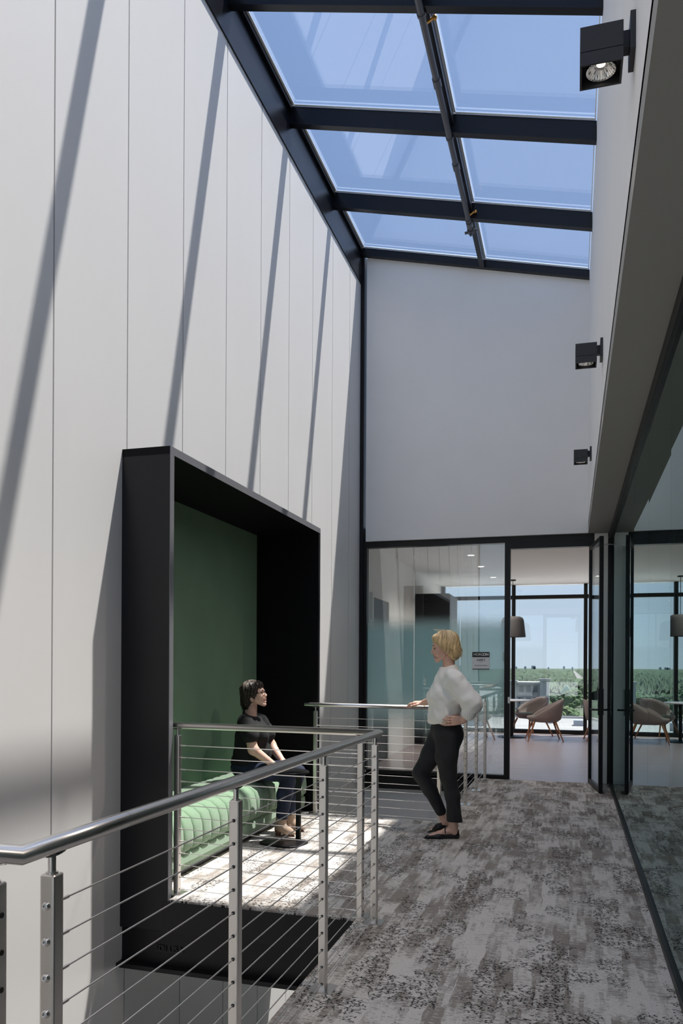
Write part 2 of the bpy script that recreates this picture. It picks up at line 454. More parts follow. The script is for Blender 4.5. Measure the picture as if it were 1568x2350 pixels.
mb.box(WX - 0.08, WX - 0.05, AY0 + 0.03, AY1 - 0.03, -4.3, -0.21).box(WX - 0.08, WX - 0.05, AY0 + 0.03, AY1 - 0.03, AZ, ZT)
mb.build('backing', M['gap'], wall_left)

# unseen white terrace, added behind the camera to bounce sunlight into the corridor
mb = MB(); mb.box(-30, 30, -45, -4.02, -0.3, -0.02)
struct(mb.build('bounce_roof', M['bounce_white']))
mb = MB(); mb.box(-25, 25, 18.3, 52, -5.3, -5.0)         # unseen lower roof, added to bounce sun up to the cafe ceiling
struct(mb.build('bounce_roof', M['bounce_white']))
# right upper wall over the soffit, end walls
RX = 0.203
mb = MB(); mb.box(RX, RX + 0.18, -3.9, 10.42, 3.22, 6.42)
struct(mb.build('wall_right_upper', M['white']))
mb = MB()
mb.add([(-2.66, 10.40, 3.125), (RX, 10.40, 3.125), (RX, 10.40, 6.30), (-2.66, 10.40, 6.99),
        (-2.66, 10.62, 3.125), (RX, 10.62, 3.125), (RX, 10.62, 6.30), (-2.66, 10.62, 6.99)],
       [(0, 1, 2, 3), (5, 4, 7, 6), (0, 4, 5, 1), (3, 2, 6, 7), (1, 5, 6, 2), (0, 3, 7, 4)])
struct(mb.build('wall_far', M['white']))
mb = MB(); mb.box(-2.79, -2.70, 10.42, 10.60, -0.2, 7.0)
struct(mb.build('trim_1', M['frame']))
wb = struct(empty('added_window'))                     # glazed corridor end, added unseen behind the camera to let daylight in
for x in (-2.78, -1.18, 0.42, 3.12):
    mb = MB(); mb.box(x, x + 0.06, -4.0, -3.9, -4.3, 6.9); mb.build('mullion', M['frame'], wb)
for z in (-4.3, 0.0, 6.84):
    mb = MB(); mb.box(-2.72, 3.12, -3.98, -3.92, z, z + 0.06); mb.build('transom', M['frame'], wb)
mb = MB(); mb.box(-2.72, 3.12, -3.955, -3.945, 0.06, 6.84); mb.build('pane', M['glass'], wb)
mb = MB(); mb.box(-2.72, 3.12, -3.97, -3.93, -4.24, 0.0); mb.build('spandrel', M['white'], wb)  # white infill of the added glazing, keeps green ground bounce out
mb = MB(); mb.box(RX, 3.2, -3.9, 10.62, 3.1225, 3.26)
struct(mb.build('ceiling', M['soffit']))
# wall strip between door and glass wall
mb = MB(); mb.box(0.28, 0.44, 10.44, 10.60, 0, 3.12)
struct(mb.build('wall_far_strip', M['white']))

# floors
def slab(name, poly, z0, z1, m):
    mb = MB(); mb.prism(poly, z0, z1)
    o = mb.build(name, m); return struct(o)
slab('floor', [(-1.175, -3.9), (3.2, -3.9), (3.2, 10.44), (-1.175, 10.44)], -0.03, 0.0, M['carpet'])
slab('floor', [(-2.378, 4.44), (-1.175, 4.41), (-1.175, 7.40), (-2.408, 7.50), (-2.408, 7.545), (-3.02, 7.545), (-3.02, 4.545), (-2.378, 4.545)], -0.03, 0.0, M['carpet'])
slab('floor', [(-2.79, -3.9), (3.2, -3.9), (3.2, 10.6), (-2.79, 10.6)], -4.4, -4.3, M['lower_floor'])
slab('ceiling', [(-1.178, -3.9), (3.2, -3.9), (3.2, 10.44), (-1.178, 10.44)], -0.46, -0.035, M['black'])
mb = MB(); mb.box(-2.70, -1.18, 10.50, 10.6, -4.3, -0.19)
struct(mb.build('wall_far_lower', M['white']))
mb = MB(); mb.box(3.05, 3.2, -3.9, 10.44, -4.3, 3.2)
struct(mb.build('wall_right_room', M['dark_room']))

# steel channel under the platform edge
ch = empty('steel_channel', (-1.96, 4.45, -0.24))
prof = [(-0.02, -0.03), (-0.005, -0.03), (-0.005, -0.20), (0.0, -0.20)]
mb = MB()
for z0, z1 in ((-0.055, -0.031), (-0.452, -0.425)):
    xa = -2.405 if z0 > -0.1 else -2.74
    mb.prism([(xa, 4.43), (-1.18, 4.405), (-1.18, 4.485 if z0 > -0.1 else 4.52), (xa, 4.485 if z0 > -0.1 else 4.545)], z0 + 0.24, z1 + 0.24, Matrix.Translation((1.96, -4.45, 0)))
mb.prism([(-2.74, 4.50), (-1.18, 4.475), (-1.18, 4.50), (-2.74, 4.525)], -0.21, 0.02, Matrix.Translation((1.96, -4.45, 0)))
mb.prism([(-2.405, 4.462), (-1.18, 4.445), (-1.18, 4.46), (-2.405, 4.477)], 0.02, 0.21, Matrix.Translation((1.96, -4.45, 0)))
mb.build('channel_body', M['black'], ch)
mb = MB(); mb.prism([(-2.42, 4.425), (-1.18, 4.40), (-1.18, 4.44), (-2.42, 4.455)], -0.20, -0.012, Matrix.Translation((1.96, -4.45, 0.24)))
mb.build('fascia_plate', M['black'], ch)
text_obj('mill_mark', 'SDI USA', 0.055, M['emboss'], ch, (-0.44, 0.036, -0.085), (R(90), 0, R(-0.9)), 0.002)['kind'] = 'stuff'
tag(ch, 'black rolled steel channel beam under the front edge of the seating platform', 'beam')
ch2 = MB(); ch2.prism([(-2.74, 7.42), (-1.18, 7.41), (-1.18, 7.46), (-2.74, 7.50)], -0.45, -0.035)
tag(ch2.build('steel_channel', M['black']), 'black steel beam under the far edge of the platform, past the bench', 'beam')

# ------------------------------------------------------------------ skylight
def skz(x): return 7.06 - 0.233 * (x - WX)
sky_root = struct(empty('window_1'))
fas = MB(); fas.box(WX - 0.06, WX + 0.015, -3.9, 10.5, ZT, 7.12)
fas.build('fascia_beam', M['blackbeam'], sky_root)
SL = -math.atan(0.233)
def slope_box(x0, x1, y0, y1, d0, d1):          # follows the glass slope; d0, d1 are depths below the glass
    return ([(x, y, skz(x) - d) for x in (x0, x1) for y in (y0, y1) for d in (d1, d0)],
            [(0, 1, 3, 2), (4, 6, 7, 5), (0, 4, 5, 1), (2, 3, 7, 6), (0, 2, 6, 4), (1, 5, 7, 3)])
PY = [7.53 + 1.5 * k for k in range(-7, 2)]
for k, y in enumerate(PY):
    mb = MB(); mb.add(*slope_box(WX + 0.016, RX - 0.002, y, y + 0.075, 0.0, 0.175))
    mb.build('purlin', M['blackbeam'], sky_root)
mb = MB(); mb.add(*slope_box(WX + 0.016, RX - 0.002, 10.33, 10.399, 0.0, 0.10)); mb.build('end_rail', M['blackbeam'], sky_root)
MX = -1.12
ys = PY + [10.33]
for k in range(len(ys) - 1):
    mb = MB(); mb.add(*slope_box(MX - 0.03, MX + 0.03, ys[k] + 0.0755, ys[k + 1] - 0.0005, 0.0, 0.11))
    mb.build('mullion', M['blackbeam'], sky_root)
    for xa, xb in ((WX + 0.05, MX - 0.03), (MX + 0.03, RX - 0.01)):
        mb = MB(); mb.add(*slope_box(xa + 0.0, xb, ys[k] + 0.02, ys[k + 1] + 0.02, -0.03, -0.012))
        pane = mb.build('pane', M['skyglass'], sky_root)
        mb = MB()
        g = 0.022
        mb.add(*slope_box(xa, xa + g, ys[k] + 0.08, ys[k + 1], -0.008, -0.002))
        mb.add(*slope_box(xb - g * 0.4, xb, ys[k] + 0.08, ys[k + 1], -0.008, -0.002))
        mb.add(*slope_box(xa, xb, ys[k + 1] - g, ys[k + 1], -0.008, -0.002))
        mb.build('gasket', M['gasket'], pane)
mb = MB(); mb.add(*slope_box(WX + 0.016, WX + 0.05, -3.9, 10.4, -0.03, 0.05)); mb.build('edge_frame', M['blackbeam'], sky_root)
mb = MB(); mb.add(*slope_box(WX + 0.016, RX - 0.002, -3.9, PY[0], -0.03, 0.1)); mb.build('end_panel', M['blackbeam'], sky_root)

# sprinkler pipe below the middle mullion
pr = empty('sprinkler_pipe', (-1.137, 5.0, 6.50))
mb = MB(); mb.tube([(0, -5.5, 0), (0, 4.25, 0)], 0.028, 12); mb.build('pipe', M['pipe'], pr)
for y in (6.85 - 5.0, 8.05 - 5.0, 9.15 - 5.0, 5.4 - 5.0, 3.0 - 5):
    mb = MB(); mb.tube([(0, y - 0.05, 0), (0, y + 0.05, 0)], 0.036, 12); mb.build('coupling', M['pipe'], pr)
for y in (6.1, 7.6, 9.05, 4.55):
    mb = MB(); mb.tube([(0.0, y - 5.0, 0.02), (0.012, y - 5.0, 0.068)], 0.006, 6)
    mb.tube([(0, y - 5.0 - 0.012, 0), (0, y - 5.0 + 0.012, 0)], 0.036, 12); mb.build('hanger', M['pipe'], pr)
for y in (6.22, 9.0):
    mb = MB(); mb.tube([(0.02, y - 5, 0.02), (0.07, y - 5, 0.05)], 0.012, 8); mb.ball((0.085, y - 5, 0.05), 0.02, 8); mb.build('sprinkler_head', M['brass'], pr)
mb = MB(); mb.tube([(0, 4.25, 0), (0, 4.32, 0)], 0.040, 10); mb.tube([(-0.07, 4.29, -0.02), (0.07, 4.29, 0.0)], 0.016, 8)
mb.tube([(0, 4.29, -0.06), (0, 4.29, 0.05)], 0.014, 8); mb.build('end_tee', M['pipe'], pr)
tag(pr, 'dark grey sprinkler pipe hung below the middle bar of the skylight', 'pipe')

# ------------------------------------------------------------------ wall spotlights
def spotlight(y, z, label):
    rt = empty('spotlight', (RX, y, z))
    mb = MB(); mb.box(-0.018, 0, -0.06, 0.06, -0.064, 0.064); mb.build('mounting_plate', M['lampblack'], rt)
    mb = MB(); mb.box(-0.040, -0.018, -0.022, 0.022, -0.030, 0.028); mb.build('arm', M['lampblack'], rt)
    x0, x1, w = -0.182, -0.040, 0.0625
    mb = MB()
    mb.box(x0, x1, -w, w, -0.049, 0.037); mb.build('housing', M['lampblack'], rt)
    mb = MB(); t = 0.007; zb = -0.096; zt = -0.0515
    mb.box(x0, x0 + t, -w, w, zb, zt).box(x1 - t, x1, -w, w, zb, zt)
    mb.box(x0 + t, x1 - t, -w, -w + t, zb, zt).box(x0 + t, x1 - t, w - t, w, zb, zt).box(x0 + t, x1 - t, -w + t, w - t, zt - 0.004, zt)
    mb.build('snoot', M['lampblack'], rt)
    cx = (x0 + x1) / 2
    mb = MB(); N = 56; rings = []
    for r, z in ((0.014, -0.058), (0.026, -0.061), (0.037, -0.069), (0.045, -0.081), (0.050, -0.083), (0.050, -0.056)):
        rings.append([(cx + r * (1 - (0.05 if k % 2 and 0.02 < r < 0.046 else 0)) * math.cos(6.28319 * k / N), r * (1 - (0.05 if k % 2 and 0.02 < r < 0.046 else 0)) * math.sin(6.28319 * k / N), z) for k in range(N)])
    mb.loft(rings, False, False)
    ref = mb.build('reflector', M['reflector'], rt)
    mb = MB(); mb.cyl((cx, 0), 0.015, -0.059, -0.057, 20); mb.build('lens', M['lampglow'], ref)
    tag(rt, label, 'spotlight', 'spotlights along the upper right wall')
    ld = bpy.data.lights.new('spotlight_beam', 'SPOT'); ld.energy = 60; ld.spot_size = R(96); ld.spot_blend = 1.0; ld.color = (1, 0.88, 0.76); ld.shadow_soft_size = 0.03
    lo = bpy.data.objects.new('spotlight_beam', ld); COL.objects.link(lo); lo.parent = rt; lo.location = (cx, 0, -0.088); lo.rotation_euler = (0, R(28), 0)      # beam tilted from straight down, adding light on the standing person
    return rt
spotlight(2.94, 3.625, 'large black cube spotlight nearest the camera high on the right wall')
spotlight(5.80, 3.645, 'black cube spotlight in the middle of the row on the right wall')
spotlight(8.88, 3.72, 'smallest black cube spotlight, farthest along the right wall by the end wall')
spotlight(0.05, 3.62, 'unseen black cube spotlight added on the right wall above and behind the camera')  # extra fixture added out of view for more corridor light

# ------------------------------------------------------------------ alcove
al = empty('seating_alcove', (AX, (AY0 + AY1) / 2, 0))
T = Matrix.Translation((-AX, -(AY0 + AY1) / 2, 0))
th = 0.05; BX = -3.07
mb = MB(); mb.box(BX - 0.03, AX, AY0, AY0 + th, -0.215, AZ - th, T); mb.build('side_panel', M['alcove'], al)
mb = MB(); mb.box(BX - 0.03, AX, AY1 - th, AY1, -0.215, AZ - th, T); mb.build('side_panel', M['alcove_in'], al)
mb = MB(); mb.box(BX - 0.03, AX, AY0, AY1, AZ - th, AZ, T); mb.build('top_panel', M['alcove_in'], al)
mb = MB(); mb.box(AX, AX + 0.004, AY0, AY1, AZ - th, AZ, T).box(AX, AX + 0.004, AY0, AY0 + th, -0.215, AZ - th, T).box(AX, AX + 0.004, AY1 - 0.012, AY1, -0.215, AZ - th, T)
mb.build('edge_trim', M['edge'], al)
mb = MB(); mb.box(BX - 0.03, BX, AY0 + th, AY1 - th, 0, AZ - th, T); gw = mb.build('back_panel', M['green_wall'], al)
gw['label'] = 'dark green felt back panel'
tag(al, 'charcoal framed seating alcove with green back set into the white panel wall', 'alcove')

# bench
bn = empty('bench', (-2.75, 6.05, 0))
TB = Matrix.Translation((2.75, -6.05, 0))
prof = [(-3.055, 0.17), (-3.055, 0.445), (-2.80, 0.455), (-2.66, 0.452), (-2.575, 0.435), (-2.525, 0.395), (-2.503, 0.33), (-2.498, 0.26), (-2.505, 0.195), (-2.53, 0.17)]
cx, cz = -2.78, 0.30
W_CH = 0.1445; NCH = 20; Y0 = 4.60
def channel(r_front=0.0):
    mb = MB(); rings = []
    for t, p in ((0, 0.016), (0.04, 0.007), (0.12, 0.002), (0.3, 0), (0.7, 0), (0.88, 0.002), (0.96, 0.007), (1, 0.016)):
        rings.append([(x + (cx - x) * p / 0.25, t * W_CH, z + (cz - z) * p / 0.14 * 0.8) for x, z in prof])
    mb.loft(rings)
    return mb
base_o = None
for k in range(NCH):
    if base_o is None:
        base_o = channel().build('seat_channel', M['green'], bn); o = base_o
    else:
        o = link('seat_channel', base_o.data, M['green'], bn)
    o.location = (2.75, Y0 + k * W_CH - 6.05, 0)
mb = MB()
lp = [(-3.05, 0.055), (-3.05, 0.168), (-2.54, 0.168), (-2.522, 0.15), (-2.518, 0.10), (-2.53, 0.06), (-2.55, 0.055)]
mb.loft([[(x, Y0, z) for x, z in lp], [(x, Y0 + NCH * W_CH, z) for x, z in lp]], True, False, True, TB); mb.build('lower_rail', M['green'], bn)
mb = MB(); mb.box(-3.05, -2.575, Y0 + 0.02, Y0 + NCH * W_CH - 0.02, 0.0, 0.055, TB); mb.build('plinth', M['black'], bn)
tag(bn, 'long light green channel tufted bench with black plinth inside the alcove', 'bench')

# side table
st = empty('side_table', (-2.24, 6.12, 0), R(-14))
mb = MB(); mb.prism(rrect(0, 0, 0.36, 0.30, 0.09, 5), 0.001, 0.016, inset=0.004); mb.build('base_plate', M['black'], st)
mb = MB(); mb.box(0.045, 0.085, 0.105, 0.125, 0.014, 0.575); mb.build('stem', M['black'], st)
mb = MB(); mb.prism(rrect(0.0, 0.03, 0.37, 0.30, 0.13, 6), 0.572, 0.592, inset=0.006); mb.build('table_top', M['black'], st)
tag(st, 'small black side table with C shaped stem in front of the seated person', 'table')

# ------------------------------------------------------------------ cable railings
PZ = 1.005
CZ = [0.94 - 0.0758 * k for k in range(13)]
post_mesh = MB(); post_mesh.prism(rrect(0, 0, 0.036, 0.036, 0.005, 2), 0.006, PZ, inset=0.003)
stem_mesh = MB(); stem_mesh.cyl((0, 0), 0.0085, PZ - 0.004, PZ + 0.043, 14); stem_mesh.cyl((0, 0), 0.013, PZ - 0.002, PZ + 0.004, 14)
plate_mesh = MB(); plate_mesh.prism(rrect(0, 0, 0.105, 0.105, 0.004, 2), 0.0, 0.007)
sad = MB()
sad.loft([[(0.010 * sx, -0.034 + 0.0136 * i, PZ + 0.037 + 0.010 * (abs(i - 2.5) / 2.5) ** 2 * 0.4 + sz * 0.003) for sx, sz in ((-1, 0), (1, 0), (1, 1), (-1, 1))] for i in range(6)], True, False)
shared = {}
def shared_part(key, mb, name, m, parent):
    if key not in shared:
        o = mb.build(name, m, parent); shared[key] = o.data
        return o
    return link(name, shared[key], m, parent)
def grommets(axis):
    mb = MB()
    for z in CZ:
        for s in (-1, 1):
            pts = [(-0.0, 0, 0)]
            c = Vector((0, s * 0.0181, z)) if axis == 'y' else Vector((s * 0.0181, 0, z))
            d = Vector((0, s * 0.0012, 0)) if axis == 'y' else Vector((s * 0.0012, 0, 0))
            mb.tube([c - d * 0.5, c + d], 0.0062, 8)
    return mb
bolt_mb = MB(); bolt_mb.lathe([(0.0095, 0.0), (0.0095, 0.002), (0.0085, 0.005), (0.006, 0.007), (0.0035, 0.0075), (0.0035, 0.004), (0.0004, 0.004)], (0, 0), 14)
def post(parent, x, y, axis, rz=0.0, bolt=None, stem=True):
    p = shared_part('post', post_mesh, 'post', M['steel'], parent)
    p.location = (x, y, 0); p.rotation_euler = (0, 0, rz)
    if stem:
        shared_part('stem', stem_mesh, 'stem', M['tube'], p)
        s = shared_part('sad', sad, 'saddle_bracket', M['tube'], p)
        if axis == 'x': s.rotation_euler = (0, 0, R(90))
    shared_part('plate', plate_mesh, 'base_plate', M['plate'], p)
    g = shared_part('grom' + axis, grommets(axis), 'grommet_row', M['hole'], p); g['kind'] = 'stuff'
    if bolt:
        for z in CZ:
            b = shared_part('bolt', bolt_mb, 'bolt', M['tube'], p)
            b.location = (0, -0.018, z); b.rotation_euler = (R(90), 0, 0)
    return p
def cables(parent, p0, p1, fit=True):
    a = Vector((*p0, 0)); b = Vector((*p1, 0)); d = (b - a).normalized()
    mb = MB(); mb.tube([a + d * 0.018, b - d * 0.018], 0.0024, 6)
    if fit:
        mb.tube([a + d * 0.018, a + d * 0.058], 0.0042, 8); mb.tube([b - d * 0.058, b - d * 0.018], 0.0042, 8)
    first = None
    for z in CZ:
        if first is None: first = mb.build('cable', M['cable'], parent); o = first
        else: o = link('cable', first.data, M['cable'], parent)
        o.location = (0, 0, z)
RZ = 1.066; RR = 0.0205
nr = empty('cable_railing', (0, 0, 0))
mb = MB(); mb.tube([(-2.70, 1.365, RZ), (-1.06, 1.365, RZ), (-1.06, 1.75, RZ)], RR, 20); mb.build('handrail', M['tube'], nr)
mb = MB(); mb.tube([(-1.06, 1.751, RZ), (-1.055, 4.462, RZ), (-2.50, 4.59, RZ)], RR, 20); mb.build('handrail', M['tube'], nr)
for y in (1.463, 2.435, 3.412, 4.385): post(nr, -1.06, y, 'y', 0, bolt=(y < 1.6))
post(nr, -1.165, 4.472, 'x', R(-5)); post(nr, -2.395, 4.58, 'x', R(-5))
post(nr, -1.125, 1.365, 'x', 0, bolt=True, stem=True); post(nr, -2.60, 1.365, 'x')
cables(nr, (-1.06, 1.463), (-1.06, 4.385)); cables(nr, (-1.165, 4.472), (-2.395, 4.58)); cables(nr, (-1.125, 1.365), (-2.60, 1.365))
tag(nr, 'near stainless steel cable railing running around the open void in the foreground', 'railing')
fr = empty('cable_railing', (0, 0, 0))
mb = MB(); mb.tube([(-2.53, 7.50, RZ), (-1.055, 7.36, RZ), (-1.055, 10.40, RZ)], RR, 20); mb.build('handrail', M['tube'], fr)
for x, y in ((-2.41, 7.47), (-1.165, 7.35)): post(fr, x, y, 'x', R(-5))
for y in (7.44, 8.40, 9.39, 10.37): post(fr, -1.055, y, 'y')
cables(fr, (-2.41, 7.47), (-1.165, 7.35)); cables(fr, (-1.055, 7.44), (-1.055, 10.37))
tag(fr, 'far stainless steel cable railing beside the standing person, past the platform', 'railing')

# ------------------------------------------------------------------ right glass wall
gw_root = struct(empty('wall_right'))
GX = 0.48
mb = MB(); mb.box(GX - 0.03, GX + 0.05, -3.9, 10.44, 3.03, 3.118); mb.build('top_channel', M['frame'], gw_root)
mb = MB(); mb.box(GX - 0.022, GX + 0.03, -3.9, 10.44, 0.0, 0.045); mb.build('base_channel', M['frame'], gw_root)
mb = MB(); mb.box(GX - 0.04, GX + 0.03, 10.40, 10.60, 0.0, 3.118); mb.build('end_post', M['frame'], gw_root)
gj = [0.64 + 1.2 * k for k in range(-4, 9)]
gj = [-3.9] + [g for g in gj if g > -3.8] + [10.40]
for k in range(len(gj) - 1):
    mb = MB(); hw = (gj[k + 1] - gj[k]) / 2 - 0.0015
    mb.box(-0.006, 0.006, -hw, hw, 0.03, 3.06)
    o = mb.build('pane', M['wallglass'], gw_root)
    o.location = (GX, (gj[k] + gj[k + 1]) / 2, 0)
    o.rotation_euler = (0, 0, R((-1) ** k * 0.10))

# ------------------------------------------------------------------ storefront and door
sf = struct(empty('window_2'))
SY = 10.5
mb = MB(); mb.box(-2.70, 0.28, SY - 0.05, SY + 0.06, 3.045, 3.122); mb.build('header', M['frame'], sf)
mb = MB(); mb.box(-0.752, 0.28, SY - 0.045, SY + 0.06, 2.965, 3.045); mb.build('door_head', M['frame'], sf)
mb = MB(); mb.box(-2.70, -2.655, SY - 0.05, SY + 0.06, 0.05, 3.045); mb.build('jamb', M['frame'], sf)
mb = MB(); mb.box(-0.822, -0.752, SY - 0.05, SY + 0.06, 0.0, 3.045); mb.build('jamb', M['frame'], sf)
mb = MB(); mb.box(0.215, 0.28, SY - 0.05, SY + 0.06, 0.0, 2.965); mb.build('jamb', M['frame'], sf)
mb = MB(); mb.box(-2.655, -0.822, SY - 0.05, SY + 0.06, 0.0, 0.052); mb.build('sill', M['frame'], sf)
mb = MB(); mb.box(-2.70, -1.18, SY - 0.06, SY + 0.09, -0.19, -0.001); mb.build('slab_edge', M['frame'], sf)
for x0, x1 in ((-2.655, -2.015), (-2.010, -1.40), (-1.395, -0.822)):
    mb = MB(); mb.box(x0, x1, SY - 0.005, SY + 0.007, 0.05, 3.046); p = mb.build('pane', M['glass'], sf)
    mb = MB(); mb.box(x0 + 0.001, x1 - 0.001, SY + 0.0105, SY + 0.0115, 0.06, 3.04); mb.build('film', M['film'], p)
mb = MB(); mb.box(-0.775, -0.745, SY - 0.056, SY - 0.05, 0.98, 1.06); mb.build('strike_plate', M['steel'], sf)

dr = struct(empty('door_1', (0.235, SY - 0.06, 0), R(-83.0)))     # local -x .. door leaf hangs from x=0 to x=0.83 along local +x
# leaf along local x
DW, DH = 0.84, 2.955
for nm, b in (('stile', (0.0, 0.05, -0.022, 0.022, 0.01, DH)), ('stile', (DW - 0.05, DW, -0.022, 0.022, 0.01, DH)), ('top_rail', (0.05, DW - 0.05, -0.02, 0.02, DH - 0.055, DH)), ('bottom_rail', (0.05, DW - 0.05, -0.02, 0.02, 0.01, 0.065))):
    mb = MB(); mb.box(*b); mb.build(nm, M['frame'], dr)
mb = MB(); mb.box(0.045, DW - 0.045, -0.004, 0.004, 0.06, DH - 0.05); mb.build('pane', M['door_glass'], dr)
hd = MB(); hd.box(DW - 0.045, DW - 0.008, -0.030, 0.030, 0.90, 1.20)
hl = hd.build('lock_case', M['frame'], dr)
for s in (-1, 1):
    mb = MB(); mb.tube([(DW - 0.028, s * 0.03, 0.96), (DW - 0.028, s * 0.085, 0.96), (DW - 0.15, s * 0.09, 0.96)], [0.010, 0.011, 0.009], 10); mb.build('lever_handle', M['frame'], hl)
    mb = MB(); mb.tube([(DW - 0.028, s * 0.028, 1.02), (DW - 0.028, s * 0.036, 1.02)], 0.012, 12); mb.build('lock_cylinder', M['plate'], hl)
mb = MB(); mb.tube([(0.02, 0.03, DH - 0.02), (0.22, 0.16, DH - 0.005), (0.10, 0.30, DH + 0.01)], 0.008, 6); mb.build('closer_arm', M['steel'], dr)

# room sign on the glass
sg = empty('room_sign', (-1.125, SY - 0.0065, 1.524))
mb = MB(); mb.box(-0.11, 0.11, -0.012, 0, 0.048, 0.115); mb.build('header_panel', M['sign_black'], sg)
mb = MB(); mb.box(-0.11, 0.11, -0.010, 0, -0.103, 0.048); mb.build('name_panel', M['sign_white'], sg)
mb = MB(); mb.box(-0.11, 0.11, -0.012, 0, -0.113, -0.103); mb.build('bottom_edge', M['sign_black'], sg)
text_obj('header_text', 'HORIZ', 0.046, M['sign_text'], sg, (-0.026, -0.0125, 0.082), (R(90), 0, 0), spacing=0.96)
text_obj('header_text', 'ON', 0.046, M['sign_text'], sg, (0.063, -0.0125, 0.082), (R(90), 0, 0), bold=0.0016, spacing=0.98)
text_obj('room_text', 'CAFÉ 5', 0.034, M['sign_black'], sg, (0.0, -0.0105, 0.010), (R(90), 0, 0), bold=0.0008)
mb = MB()
for x in (-0.018, -0.012, -0.004, 0.004, 0.014, 0.019): mb.box(x, x + 0.003, -0.0115, -0.010, -0.018, -0.014)
mb.build('braille', M['sign_black'], sg)
mb = MB(); mb.box(-0.085, 0.085, -0.011, -0.010, -0.062, -0.057); mb.build('rule', M['sign_black'], sg)
tag(sg, 'black and white room sign with lettering fixed to the glass behind the standing person', 'sign')

# ------------------------------------------------------------------ cafe beyond
CY = 17.9
slab('floor', [(-2.9, 10.44), (4.2, 10.44), (4.2, 18.05), (-2.9, 18.05)], -0.03, -0.001, M['wood_floor'])
slab('ceiling', [(-2.9, 10.62), (4.2, 10.62), (4.2, 18.05), (-2.9, 18.05)], 3.24, 3.34, M['ceiling'])
mb = MB(); mb.box(-2.95, -2.8, 10.60, 18.05, 0, 3.24); struct(mb.build('wall_cafe_left', M['white']))
mb = MB(); mb.box(4.05, 4.2, 10.60, 18.05, 0, 3.24); struct(mb.build('wall_cafe_right', M['white']))
mb = MB(); mb.box(0.44, 4.2, 10.44, 10.60, 0, 3.24); struct(mb.build('wall_cafe_front', M['white']))
mb = MB(); mb.box(-2.8, 0.44, 10.62, 10.70, 3.06, 3.24); struct(mb.build('wall_cafe_bulkhead', M['white']))
cw = struct(empty('window_3'))
mx = [-2.765, -1.21, 0.305, 1.82, 3.33]
for x in mx:
    mb = MB(); mb.box(x - 0.038, x + 0.038, CY - 0.06, CY + 0.10, 0.0, 3.24); mb.build('mullion', M['frame'], cw)
xs = mx + [4.05]
for k in range(len(xs) - 1):
    a, b = xs[k] + 0.038, xs[k + 1] - (0.038 if k < len(xs) - 2 else 0)
    mb = MB(); mb.box(a, b, CY - 0.05, CY + 0.09, 2.93, 3.01); mb.build('transom', M['frame'], cw)
    mb = MB(); mb.box(a, b, CY - 0.05, CY + 0.09, 0.0, 0.085); mb.build('sill', M['frame'], cw)
    mb = MB(); mb.box(a, b, CY + 0.0, CY + 0.012, 0.085, 2.93); mb.build('pane', M['glass'], cw)
    mb = MB(); mb.box(a, b, CY + 0.0, CY + 0.012, 3.01, 3.24); mb.build('pane', M['glass'], cw)
# doors in the cafe's left wall
for y in (11.25,):
    d2 = struct(empty('door_2', (-2.8, y, 0)))
    mb = MB(); mb.box(0, 0.03, 0, 1.0, 0, 2.45); mb.build('leaf', M['black'], d2)
    mb = MB(); mb.box(0, 0.05, -0.06, 0.0, 0, 2.52).box(0, 0.05, 1.0, 1.06, 0, 2.52).box(0, 0.05, 0.0, 1.0, 2.45, 2.52); mb.build('casing', M['white'], d2)
    mb = MB(); mb.tube([(0.03, 0.90, 1.0), (0.07, 0.90, 1.0), (0.07, 0.78, 1.0)], 0.009, 8); mb.build('handle', M['steel'], d2)
cab = empty('reflection_block', (-2.47, 15.2, 0))  # dark block standing in for the alcove's reflection in the glass
mb = MB(); mb.box(-0.32, 0.30, -0.5, 0.5, 0.06, 2.80); mb.build('body', M['alcove'], cab)
for y0 in (-0.498, 0.003):
    mb = MB(); mb.box(0.30, 0.32, y0, y0 + 0.495, 0.08, 2.78); d = mb.build('door', M['alcove'], cab)
    mb = MB(); mb.box(0.32, 0.335, y0 + 0.2, y0 + 0.3, 1.1, 1.115); mb.build('handle', M['steel'], d)
mb = MB(); mb.box(-0.30, 0.27, -0.49, 0.49, 0.0, 0.06); mb.build('plinth', M['black'], cab)
tag(cab, 'tall dark block standing in for the alcove reflection in the cafe glass', 'cabinet')
for i, (x, y) in enumerate(((-1.55, 12.9), (-1.55, 14.4), (-1.5, 16.2))):
    dl = empty('downlight', (x, y, 3.24))
    mb = MB(); mb.lathe([(0.055, -0.002), (0.075, -0.004), (0.078, 0.0)], (0, 0), 24); mb.build('rim', M['white'], dl)
    mb = MB(); mb.cyl((0, 0), 0.054, -0.003, -0.001, 24); mb.build('lens', M['downglow'], dl)
    tag(dl, ('recessed round downlight in cafe ceiling nearest the glass front', 'recessed round downlight in the middle of the cafe ceiling row', 'recessed round downlight in cafe ceiling nearest the far windows')[i], 'downlight', 'recessed lights in the cafe ceiling')
    ld = bpy.data.lights.new('downlight_beam', 'SPOT'); ld.energy = 110; ld.spot_size = R(140); ld.spot_blend = 0.8; ld.color = (1, 0.93, 0.85); ld.shadow_soft_size = 0.05
    lo = bpy.data.objects.new('downlight_beam', ld); COL.objects.link(lo); lo.parent = dl; lo.location = (0, 0, -0.02)

